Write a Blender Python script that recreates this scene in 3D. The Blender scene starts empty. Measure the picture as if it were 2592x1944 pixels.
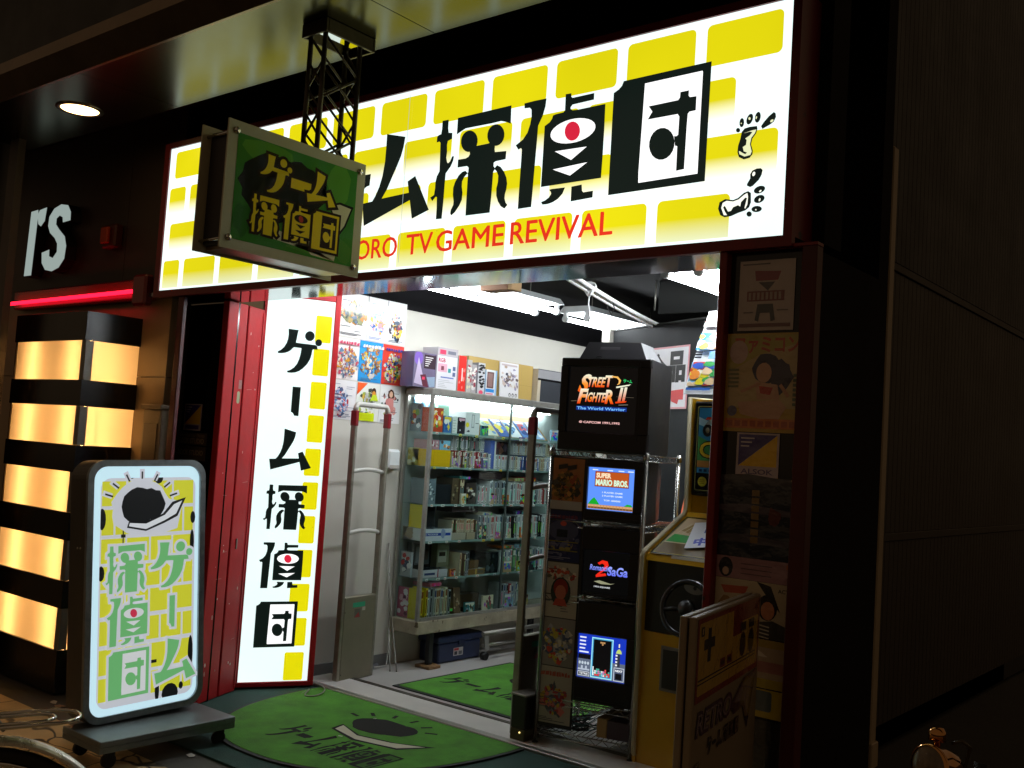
import bpy, math, random
from mathutils import Vector, Matrix
random.seed(7)
S = bpy.context.scene
COL = S.collection
RAD = math.radians

# ------------------------------------------------------------------ camera
yaw, pitch, roll = RAD(-39.19), RAD(3.74), RAD(3.697)
fw = Vector((math.sin(yaw)*math.cos(pitch), math.cos(yaw)*math.cos(pitch), math.sin(pitch)))
rt = Vector((math.cos(yaw), -math.sin(yaw), 0))
up = rt.cross(fw)
r2 = math.cos(roll)*rt + math.sin(roll)*up
u2 = -math.sin(roll)*rt + math.cos(roll)*up
cam = bpy.data.cameras.new('camera')
cam.sensor_width = 36.0
cam.lens = 35.535
cam.clip_start = 0.05
cam.clip_end = 500
co = bpy.data.objects.new('camera', cam)
COL.objects.link(co)
M = Matrix((r2, u2, -fw)).transposed().to_4x4()
M.translation = Vector((0, -4.212, 1.5))
co.matrix_world = M
S.camera = co

# ------------------------------------------------------------------ night sky
W = bpy.data.worlds.new('World')
S.world = W
W.use_nodes = True
nt = W.node_tree
nt.nodes.clear()
wo = nt.nodes.new('ShaderNodeOutputWorld')
bg = nt.nodes.new('ShaderNodeBackground')
sky = nt.nodes.new('ShaderNodeTexSky')
sky.sky_type = 'NISHITA'
sky.sun_disc = False
sky.sun_elevation = RAD(-4)
sky.sun_rotation = RAD(200)
mx = nt.nodes.new('ShaderNodeMix')
mx.data_type = 'RGBA'
mx.inputs[0].default_value = 0.75
mx.inputs[7].default_value = (0.55, 0.36, 0.2, 1)      # glow of the town on the night sky
nt.links.new(sky.outputs[0], mx.inputs[6])
nt.links.new(mx.outputs[2], bg.inputs[0])
bg.inputs[1].default_value = 0.22
nt.links.new(bg.outputs[0], wo.inputs[0])

# ------------------------------------------------------------------ exposure
S.view_settings.view_transform = 'Standard'
S.view_settings.look = 'None'
S.view_settings.exposure = 0.0
S.view_settings.gamma = 1.0
S.render.engine = 'CYCLES'
S.cycles.use_denoising = True
S.cycles.max_bounces = 8
S.cycles.transparent_max_bounces = 16
S.cycles.sample_clamp_indirect = 6.0
S.cycles.caustics_reflective = False
S.cycles.caustics_refractive = False

# ------------------------------------------------------------------ colour and materials
def lin(c):
    c = c / 255.0
    return c / 12.92 if c <= 0.04045 else ((c + 0.055) / 1.055) ** 2.4
def H(h):
    if not isinstance(h, str):
        return h
    h = h.lstrip('#')
    return (lin(int(h[0:2], 16)), lin(int(h[2:4], 16)), lin(int(h[4:6], 16)), 1.0)
def EL(h, s):
    c = H(h)
    return (c[0]/s, c[1]/s, c[2]/s, 1.0)
MATS = {}
def pm(name, col, rough=0.5, metal=0.0, var=0.0, scale=6.0, bump=0.0, bscale=60.0, spec=0.5, coat=0.0, stretch=None, wear=None):
    """Principled surface: colour, grime by noise, fine bump"""
    if name in MATS:
        return MATS[name]
    m = bpy.data.materials.new(name)
    m.use_nodes = True
    n = m.node_tree.nodes
    l = m.node_tree.links
    b = n['Principled BSDF']
    c = H(col) if isinstance(col, str) else col
    b.inputs['Base Color'].default_value = c
    b.inputs['Roughness'].default_value = rough
    b.inputs['Metallic'].default_value = metal
    b.inputs['Specular IOR Level'].default_value = spec
    if coat:
        b.inputs['Coat Weight'].default_value = coat
        b.inputs['Coat Roughness'].default_value = 0.08
    if var or bump or wear:
        tc = n.new('ShaderNodeTexCoord')
        src = tc.outputs['Object']
        if stretch:
            mp = n.new('ShaderNodeMapping')
            mp.inputs['Scale'].default_value = stretch
            l.new(src, mp.inputs[0])
            src = mp.outputs[0]
    if var:
        t = n.new('ShaderNodeTexNoise')
        t.inputs['Scale'].default_value = scale
        t.inputs['Detail'].default_value = 8
        t.inputs['Roughness'].default_value = 0.65
        l.new(src, t.inputs['Vector'])
        r = n.new('ShaderNodeValToRGB')
        r.color_ramp.elements[0].position = 0.3
        r.color_ramp.elements[1].position = 0.7
        k = 1 - var
        r.color_ramp.elements[0].color = (c[0]*k, c[1]*k, c[2]*k, 1)
        k = 1 + var*0.5
        r.color_ramp.elements[1].color = (min(1, c[0]*k), min(1, c[1]*k), min(1, c[2]*k), 1)
        l.new(t.outputs['Fac'], r.inputs[0])
        out = r.outputs[0]
        if wear:
            t3 = n.new('ShaderNodeTexNoise')
            t3.inputs['Scale'].default_value = wear[1]
            t3.inputs['Detail'].default_value = 6
            l.new(src, t3.inputs['Vector'])
            r3 = n.new('ShaderNodeValToRGB')
            r3.color_ramp.elements[0].position = wear[2]
            r3.color_ramp.elements[1].position = wear[2] + 0.03
            l.new(t3.outputs['Fac'], r3.inputs[0])
            mw = n.new('ShaderNodeMix')
            mw.data_type = 'RGBA'
            l.new(r3.outputs[0], mw.inputs[0])
            l.new(out, mw.inputs[6])
            mw.inputs[7].default_value = H(wear[0])
            out = mw.outputs[2]
        l.new(out, b.inputs['Base Color'])
        mr = n.new('ShaderNodeMapRange')
        mr.inputs['To Min'].default_value = max(0.02, rough*0.75)
        mr.inputs['To Max'].default_value = min(1, rough*1.25)
        l.new(t.outputs['Fac'], mr.inputs['Value'])
        l.new(mr.outputs[0], b.inputs['Roughness'])
    if bump:
        t2 = n.new('ShaderNodeTexNoise')
        t2.inputs['Scale'].default_value = bscale
        t2.inputs['Detail'].default_value = 4
        l.new(src, t2.inputs['Vector'])
        bp = n.new('ShaderNodeBump')
        bp.inputs['Strength'].default_value = bump
        bp.inputs['Distance'].default_value = 0.01
        l.new(t2.outputs['Fac'], bp.inputs['Height'])
        l.new(bp.outputs[0], b.inputs['Normal'])
    MATS[name] = m
    return m
def emit(name, col, strength):
    if name in MATS:
        return MATS[name]
    m = bpy.data.materials.new(name)
    m.use_nodes = True
    b = m.node_tree.nodes['Principled BSDF']
    c = H(col)
    b.inputs['Base Color'].default_value = (0.3*c[0], 0.3*c[1], 0.3*c[2], 1)
    b.inputs['Emission Color'].default_value = c
    b.inputs['Emission Strength'].default_value = strength
    b.inputs['Roughness'].default_value = 0.3
    MATS[name] = m
    return m
def printed(name, rough=0.4, lit=0.0, base=1.0, coat=0.0, bump=0.0, uneven=0.0, spec=0.5):
    """ink on paper / on a backlit sheet: colour from the artwork's own face colours"""
    if name in MATS:
        return MATS[name]
    m = bpy.data.materials.new(name)
    m.use_nodes = True
    n = m.node_tree.nodes
    l = m.node_tree.links
    b = n['Principled BSDF']
    a = n.new('ShaderNodeAttribute')
    a.attribute_name = 'Col'
    b.inputs['Specular IOR Level'].default_value = spec
    b.inputs['Roughness'].default_value = rough
    if coat:
        b.inputs['Coat Weight'].default_value = coat
        b.inputs['Coat Roughness'].default_value = 0.1
    if lit:
        l.new(a.outputs['Color'], b.inputs['Emission Color'])
        b.inputs['Emission Strength'].default_value = lit
        mu = n.new('ShaderNodeMix')
        mu.data_type = 'RGBA'
        mu.blend_type = 'MULTIPLY'
        mu.inputs[0].default_value = 1
        l.new(a.outputs['Color'], mu.inputs[6])
        mu.inputs[7].default_value = (base, base, base, 1)
        l.new(mu.outputs[2], b.inputs['Base Color'])
        if uneven:
            tc = n.new('ShaderNodeTexCoord')
            t = n.new('ShaderNodeTexNoise')
            t.inputs['Scale'].default_value = 1.3
            l.new(tc.outputs['Object'], t.inputs['Vector'])
            mr = n.new('ShaderNodeMapRange')
            mr.inputs['To Min'].default_value = lit*(1-uneven)
            mr.inputs['To Max'].default_value = lit*(1+uneven)
            l.new(t.outputs['Fac'], mr.inputs['Value'])
            l.new(mr.outputs[0], b.inputs['Emission Strength'])
    else:
        l.new(a.outputs['Color'], b.inputs['Base Color'])
    if bump:
        tc = n.new('ShaderNodeTexCoord')
        t2 = n.new('ShaderNodeTexNoise')
        t2.inputs['Scale'].default_value = 14
        t2.inputs['Detail'].default_value = 3
        l.new(tc.outputs['Object'], t2.inputs['Vector'])
        bp = n.new('ShaderNodeBump')
        bp.inputs['Strength'].default_value = bump
        bp.inputs['Distance'].default_value = 0.02
        l.new(t2.outputs['Fac'], bp.inputs['Height'])
        l.new(bp.outputs[0], b.inputs['Normal'])
    MATS[name] = m
    return m
def glass(name, tint=(0.96, 0.98, 0.97), rough=0.02, refl=0.03):
    if name in MATS:
        return MATS[name]
    m = bpy.data.materials.new(name)
    m.use_nodes = True
    n = m.node_tree.nodes
    l = m.node_tree.links
    n.clear()
    o = n.new('ShaderNodeOutputMaterial')
    t = n.new('ShaderNodeBsdfTransparent')
    t.inputs[0].default_value = (*tint, 1)
    g = n.new('ShaderNodeBsdfGlossy')
    g.inputs['Roughness'].default_value = rough
    f = n.new('ShaderNodeLayerWeight')                 # same from both sides of the sheet
    p = n.new('ShaderNodeMath'); p.operation = 'POWER'; p.inputs[1].default_value = 5
    q = n.new('ShaderNodeMath'); q.operation = 'MULTIPLY_ADD'; q.inputs[1].default_value = 0.7; q.inputs[2].default_value = refl
    f.inputs[0].default_value = 0.5
    x = n.new('ShaderNodeMixShader')
    l.new(f.outputs['Facing'], p.inputs[0])
    l.new(p.outputs[0], q.inputs[0])
    l.new(q.outputs[0], x.inputs[0])
    l.new(t.outputs[0], x.inputs[1])
    l.new(g.outputs[0], x.inputs[2])
    l.new(x.outputs[0], o.inputs[0])
    MATS[name] = m
    return m
def opal(name, col):
    """translucent acrylic sheet lit by the lamp inside"""
    m = bpy.data.materials.new(name)
    m.use_nodes = True
    n = m.node_tree.nodes
    l = m.node_tree.links
    n.clear()
    o = n.new('ShaderNodeOutputMaterial')
    t = n.new('ShaderNodeBsdfTranslucent')
    t.inputs[0].default_value = H(col)
    d = n.new('ShaderNodeBsdfDiffuse')
    d.inputs[0].default_value = H(col)
    g = n.new('ShaderNodeBsdfGlossy')
    g.inputs['Roughness'].default_value = 0.15
    x = n.new('ShaderNodeMixShader')
    x.inputs[0].default_value = 0.35
    l.new(t.outputs[0], x.inputs[1])
    l.new(d.outputs[0], x.inputs[2])
    f = n.new('ShaderNodeFresnel')
    y = n.new('ShaderNodeMixShader')
    l.new(f.outputs[0], y.inputs[0])
    l.new(x.outputs[0], y.inputs[1])
    l.new(g.outputs[0], y.inputs[2])
    l.new(y.outputs[0], o.inputs[0])
    MATS[name] = m
    return m

# ------------------------------------------------------------------ objects, parents, labels
INV = {}
def tag(o, label=None, cat=None, group=None, kind=None):
    if label: o['label'] = label
    if cat: o['category'] = cat
    if group: o['group'] = group
    if kind: o['kind'] = kind
    return o
def thing(name, label, cat, loc=(0, 0, 0), rz=0.0, group=None):
    o = bpy.data.objects.new(name, None)
    COL.objects.link(o)
    o.empty_display_size = 0.05
    o.location = loc
    o.rotation_euler = (0, 0, rz)
    mw = Matrix.Translation(Vector(loc)) @ Matrix.Rotation(rz, 4, 'Z')
    INV[o.name] = mw.inverted()
    return tag(o, label, cat, group)
def link(name, me, parent=None, loc=None):
    o = bpy.data.objects.new(name, me)
    COL.objects.link(o)
    if parent:
        o.parent = parent
        INV[o.name] = INV[parent.name]
    elif loc:
        o.location = loc
    return o
def dup(root, loc, rz=0.0, label=None, group=None):
    r = root.copy()
    COL.objects.link(r)
    r.location = loc
    r.rotation_euler = (0, 0, rz)
    if label: r['label'] = label
    if group: r['group'] = group
    for ch in list(root.children):
        c = ch.copy()
        COL.objects.link(c)
        c.parent = r
        for g in list(ch.children):
            d = g.copy()
            COL.objects.link(d)
            d.parent = c
    return r
def mesh_out(name, V, F, sm, mi, cols, mats, parent, loc, local):
    if parent and not local:
        iv = INV[parent.name]
        V = [iv @ Vector(v) for v in V]
    elif loc and not local:
        L = Vector(loc)
        V = [Vector(v) - L for v in V]
    me = bpy.data.meshes.new(name)
    me.from_pydata([tuple(v) for v in V], [], F)
    for m in (mats if isinstance(mats, (list, tuple)) else [mats]):
        me.materials.append(m)
    me.polygons.foreach_set('use_smooth', sm)
    me.polygons.foreach_set('material_index', mi)
    if cols is not None:
        a = me.color_attributes.new('Col', 'FLOAT_COLOR', 'CORNER')
        flat = []
        for c in cols:
            for k in c:
                flat.extend(k)
        a.data.foreach_set('color', flat)
    me.update()
    return link(name, me, parent, loc)

class MB:
    def __init__(s):
        s.V = []; s.F = []; s.sm = []; s.mi = []
    def face(s, pts, sm=False, mi=0):
        b = len(s.V)
        s.V.extend(Vector(p) for p in pts)
        s.F.append(tuple(range(b, b+len(pts))))
        s.sm.append(sm); s.mi.append(mi)
        return s
    def obox(s, c, ax, ay, az, bev=0.0, mi=0):
        c = Vector(c); A = [Vector(ax), Vector(ay), Vector(az)]
        if A[0].cross(A[1]).dot(A[2]) < 0:
            A[0] = -A[0]
        Ls = [a.length for a in A]
        D = [a.normalized() for a in A]
        bev = min(bev, 0.45*min(Ls))
        if bev <= 0:
            P = {}
            for i in (-1, 1):
                for j in (-1, 1):
                    for k in (-1, 1):
                        P[i, j, k] = len(s.V)
                        s.V.append(c + A[0]*i + A[1]*j + A[2]*k)
            for q in (((1,-1,-1),(1,1,-1),(1,1,1),(1,-1,1)), ((-1,-1,-1),(-1,-1,1),(-1,1,1),(-1,1,-1)),
                      ((-1,1,-1),(-1,1,1),(1,1,1),(1,1,-1)), ((-1,-1,-1),(1,-1,-1),(1,-1,1),(-1,-1,1)),
                      ((-1,-1,1),(1,-1,1),(1,1,1),(-1,1,1)), ((-1,-1,-1),(-1,1,-1),(1,1,-1),(1,-1,-1))):
                s.F.append(tuple(P[x] for x in q)); s.sm.append(False); s.mi.append(mi)
            return s
        P = {}
        for i in (-1, 1):
            for j in (-1, 1):
                for k in (-1, 1):
                    sg = (i, j, k)
                    for ax_ in range(3):
                        v = c.copy()
                        for d in range(3):
                            v += D[d]*sg[d]*(Ls[d] if d == ax_ else Ls[d]-bev)
                        P[sg, ax_] = len(s.V)
                        s.V.append(v)
        def add(ids):
            n = (s.V[ids[1]]-s.V[ids[0]]).cross(s.V[ids[2]]-s.V[ids[0]])
            m = sum((s.V[i] for i in ids), Vector())/len(ids) - c
            if n.dot(m) < 0:
                ids = ids[::-1]
            s.F.append(tuple(ids)); s.sm.append(False); s.mi.append(mi)
        for a in range(3):
            o1, o2 = [d for d in range(3) if d != a]
            for sg in (-1, 1):
                ids = []
                for (p, q) in ((-1,-1),(1,-1),(1,1),(-1,1)):
                    t = [0, 0, 0]; t[a] = sg; t[o1] = p; t[o2] = q
                    ids.append(P[tuple(t), a])
                add(ids)
            for p in (-1, 1):
                for q in (-1, 1):
                    t1 = [0, 0, 0]; t1[o1] = p; t1[o2] = q
                    ta = list(t1); ta[a] = -1
                    tb = list(t1); tb[a] = 1
                    add([P[tuple(ta), o1], P[tuple(tb), o1], P[tuple(tb), o2], P[tuple(ta), o2]])
        for i in (-1, 1):
            for j in (-1, 1):
                for k in (-1, 1):
                    add([P[(i, j, k), 0], P[(i, j, k), 1], P[(i, j, k), 2]])
        return s
    def box(s, x0, x1, y0, y1, z0, z1, bev=0.0, mi=0):
        return s.obox(((x0+x1)/2, (y0+y1)/2, (z0+z1)/2), ((x1-x0)/2, 0, 0), (0, (y1-y0)/2, 0), (0, 0, (z1-z0)/2), bev, mi)
    def tube(s, p0, p1, r, r1=None, n=12, mi=0, cap=True):
        return s.path([p0, p1], r, n, mi=mi, r1=r1, cap=cap)
    def path(s, pts, r, n=8, closed=False, mi=0, r1=None, cap=True):
        pts = [Vector(p) for p in pts]
        m = len(pts)
        rings = []
        nrm = None
        for i, p in enumerate(pts):
            if closed:
                t = pts[(i+1) % m] - pts[i-1]
            else:
                t = pts[min(i+1, m-1)] - pts[max(i-1, 0)]
            t.normalize()
            if nrm is None:
                a = Vector((0, 0, 1)) if abs(t.z) < 0.9 else Vector((1, 0, 0))
                nrm = (a - t*a.dot(t)).normalized()
            else:
                nrm = (nrm - t*nrm.dot(t)).normalized()
            bn = t.cross(nrm)
            rr = r if r1 is None else r + (r1-r)*i/(m-1)
            if not isinstance(rr, (int, float)):
                rr = rr[i]
            ring = []
            for k in range(n):
                an = 2*math.pi*k/n
                ring.append(len(s.V))
                s.V.append(p + nrm*math.cos(an)*rr + bn*math.sin(an)*rr)
            rings.append(ring)
        for i in range(m if closed else m-1):
            A = rings[i]; B = rings[(i+1) % m]
            for k in range(n):
                s.F.append((A[k], A[(k+1) % n], B[(k+1) % n], B[k])); s.sm.append(True); s.mi.append(mi)
        if cap and not closed:
            s.F.append(tuple(rings[0][::-1])); s.sm.append(False); s.mi.append(mi)
            s.F.append(tuple(rings[-1])); s.sm.append(False); s.mi.append(mi)
        return s
    def prism(s, poly, O, U, Vv, depth, mi=0):
        """2D outline extruded along U x V by depth"""
        O = Vector(O); U = Vector(U).normalized(); Vv = Vector(Vv).normalized()
        N = U.cross(Vv)
        ar = sum(poly[i][0]*poly[(i+1) % len(poly)][1]-poly[(i+1) % len(poly)][0]*poly[i][1] for i in range(len(poly)))
        if ar < 0:
            poly = poly[::-1]
        a = [O + U*x + Vv*y for x, y in poly]
        b = [p + N*depth for p in a]
        if depth < 0:
            a, b = b, a
        n = len(a)
        s.face(b, mi=mi); s.face(a[::-1], mi=mi)
        for i in range(n):
            j = (i+1) % n
            s.face([a[i], a[j], b[j], b[i]], mi=mi)
        return s
    def lathe(s, prof, O, axis=(0, 0, 1), n=24, mi=0, sm=True):
        O = Vector(O); ax = Vector(axis).normalized()
        a = Vector((1, 0, 0)) if abs(ax.x) < 0.9 else Vector((0, 1, 0))
        u = (a - ax*a.dot(ax)).normalized(); v = ax.cross(u)
        rings = []
        for r, h in prof:
            ring = []
            for k in range(n):
                t = 2*math.pi*k/n
                ring.append(len(s.V)); s.V.append(O + ax*h + (u*math.cos(t)+v*math.sin(t))*max(r, 1e-5))
            rings.append(ring)
        for i in range(len(rings)-1):
            for k in range(n):
                s.F.append((rings[i][k], rings[i][(k+1) % n], rings[i+1][(k+1) % n], rings[i+1][k])); s.sm.append(sm); s.mi.append(mi)
        return s
    def build(s, name, mats, parent=None, loc=None, local=False):
        return mesh_out(name, s.V, s.F, s.sm, s.mi, None, mats, parent, loc, local)

def rrect(x0, y0, x1, y1, r, n=5):
    P = []
    for cx, cy, a0 in ((x1-r, y1-r, 0), (x0+r, y1-r, 90), (x0+r, y0+r, 180), (x1-r, y0+r, 270)):
        for k in range(n+1):
            t = RAD(a0 + 90*k/n)
            P.append((cx + r*math.cos(t), cy + r*math.sin(t)))
    return P
def ellp(cx, cy, rx, ry, n=20, rot=0):
    c, s_ = math.cos(rot), math.sin(rot)
    return [(cx + rx*math.cos(t)*c - ry*math.sin(t)*s_, cy + rx*math.cos(t)*s_ + ry*math.sin(t)*c) for t in (2*math.pi*k/n for k in range(n))]
def blob(rng, cx, cy, rx, ry, n=12, j=0.3):
    return [(cx + rx*math.cos(t)*(1+rng.uniform(-j, j)), cy + ry*math.sin(t)*(1+rng.uniform(-j, j))) for t in (2*math.pi*k/n for k in range(n))]
def offset(poly, w):
    n = len(poly)
    ar = sum(poly[i][0]*poly[(i+1) % n][1]-poly[(i+1) % n][0]*poly[i][1] for i in range(n))
    sg = 1 if ar > 0 else -1
    out = []
    for i in range(n):
        p0 = Vector(poly[i-1]); p1 = Vector(poly[i]); p2 = Vector(poly[(i+1) % n])
        d1 = (p1-p0); d2 = (p2-p1)
        if d1.length < 1e-7 or d2.length < 1e-7:
            continue
        d1.normalize(); d2.normalize()
        n1 = Vector((d1.y, -d1.x))*sg; n2 = Vector((d2.y, -d2.x))*sg
        b = n1+n2
        if b.length < 0.3:
            b = n1 - d1*0 if b.length < 1e-6 else b.normalized()*1.0
            out.append(tuple(p1 + b*w))
            continue
        b.normalize()
        out.append(tuple(p1 + b*w/max(0.45, b.dot(n1))))
    return out
TXT = {}
def text_faces(body, bold=0.0):
    k = (body, bold)
    if k not in TXT:
        c = bpy.data.curves.new('lettering', 'FONT')
        c.body = body
        c.offset = bold
        c.resolution_u = 3
        o = bpy.data.objects.new('lettering', c)
        COL.objects.link(o)
        bpy.context.view_layer.update()
        dg = bpy.context.evaluated_depsgraph_get()
        me = bpy.data.meshes.new_from_object(o.evaluated_get(dg))
        vs = [(v.co.x, v.co.y) for v in me.vertices]
        fs = [tuple(p.vertices) for p in me.polygons]
        bpy.data.objects.remove(o)
        bpy.data.curves.remove(c)
        bpy.data.meshes.remove(me)
        TXT[k] = (vs, fs)
    return TXT[k]

class Art:
    """flat printed artwork: coloured outlines laid one on another"""
    def __init__(s):
        s.E = []
    def poly(s, pts, col, cols=None):
        c = H(col) if isinstance(col, str) else col
        s.E.append([(pts, cols or [c]*len(pts))])
        return s
    def rect(s, x0, y0, x1, y1, col):
        return s.poly([(x0, y0), (x1, y0), (x1, y1), (x0, y1)], col)
    def line(s, x0, y0, x1, y1, w, col):
        d = Vector((x1-x0, y1-y0)).normalized()*w/2
        return s.poly([(x0+d.y, y0-d.x), (x1+d.y, y1-d.x), (x1-d.y, y1+d.x), (x0-d.y, y0+d.x)], col)
    def fade(s, x0, y0, x1, y1, r, top, bot, mid=0.55):
        """rounded brick whose ink thins out to the bottom"""
        a, b = H(top), H(bot)
        ym = y0 + (y1-y0)*mid
        up_ = [p for p in rrect(x0, y0, x1, y1, r) if p[1] > ym]
        s.E.append([(up_ + [(x0, ym), (x1, ym)], [a]*(len(up_)+2)), ([(x0, y0), (x1, y0), (x1, ym), (x0, ym)], [b, b, a, a])])
        return s
    def glyph(s, k, x0, y0, x1, y1, ink, hole='#ffffff', red='#d8203c', out=None, ow=0.0):
        tr = lambda c: [(x0+(x1-x0)*c[i]/1000, y0+(y1-y0)*c[i+1]/1000) for i in range(0, len(c), 2)]
        if out:
            for l, c in GLY[k]:
                if l == 'k':
                    s.poly(offset(tr(c), ow), out)
        for l, c in GLY[k]:
            s.poly(tr(c), {'k': ink, 'x': ink, 'w': hole, 'r': red}[l])
        return s
    def text(s, body, x0, y0, x1, y1, col, bold=0.0, col2=None, shear=0.0, arc=0.0, mid=None):
        vs, fs = text_faces(body, bold)
        if not vs:
            return s
        ax = min(v[0] for v in vs); bx = max(v[0] for v in vs)
        ay = min(v[1] for v in vs); by = max(v[1] for v in vs)
        c1 = H(col); c2 = H(col2) if col2 else c1
        Q = []; K = []
        for x, y in vs:
            t = (y-ay)/(by-ay) if by > ay else 0
            q = (x-ax)/(bx-ax) if bx > ax else 0
            Q.append((x0+(x1-x0)*q+shear*(y1-y0)*t, y0+(y1-y0)*t + arc*q))
            if mid:
                cm = H(mid)
                K.append(tuple(c1[i]*(1-2*t)+cm[i]*2*t if t < .5 else cm[i]*(2-2*t)+c2[i]*(2*t-1) for i in range(4)))
            else:
                K.append(tuple(c1[i]*(1-t)+c2[i]*t for i in range(4)))
        s.E.append([([Q[i] for i in f], [K[i] for i in f]) for f in fs])
        return s
    def build(s, name, mat, O, U, Vv, parent=None, loc=None, step=8e-5, local=False, back=0.0, tf=None):
        O = Vector(O); U = Vector(U).normalized(); Vv = Vector(Vv).normalized(); N = U.cross(Vv)
        V = []; F = []; C = []
        for k, e in enumerate(s.E):
            for pts, cols in e:
                ar = sum(pts[i][0]*pts[(i+1) % len(pts)][1]-pts[(i+1) % len(pts)][0]*pts[i][1] for i in range(len(pts)))
                if ar < 0:
                    pts = pts[::-1]; cols = cols[::-1]
                b = len(V)
                for x, y in pts:
                    p = O + U*x + Vv*y + N*(k*step)
                    if tf:
                        p = tf(x, y, k*step)
                    V.append(p)
                F.append(tuple(range(b, b+len(pts)))); C.append(cols)
        if back:
            xs = [p[0] for p in s.E[0][0][0]]; ys = [p[1] for p in s.E[0][0][0]]
            q = [(min(xs), min(ys)), (max(xs), min(ys)), (max(xs), max(ys)), (min(xs), max(ys))]
            a = [O+U*x+Vv*y for x, y in q]; d = [p-N*back for p in a]
            c = s.E[0][0][1][0]
            for pts in [d[::-1]]+[[d[i], d[(i+1) % 4], a[(i+1) % 4], a[i]] for i in range(4)]:
                b = len(V); V.extend(pts); F.append(tuple(range(b, b+4))); C.append([c]*4)
        return mesh_out(name, V, F, [False]*len(F), [0]*len(F), C, mat, parent, loc, local)
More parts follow.
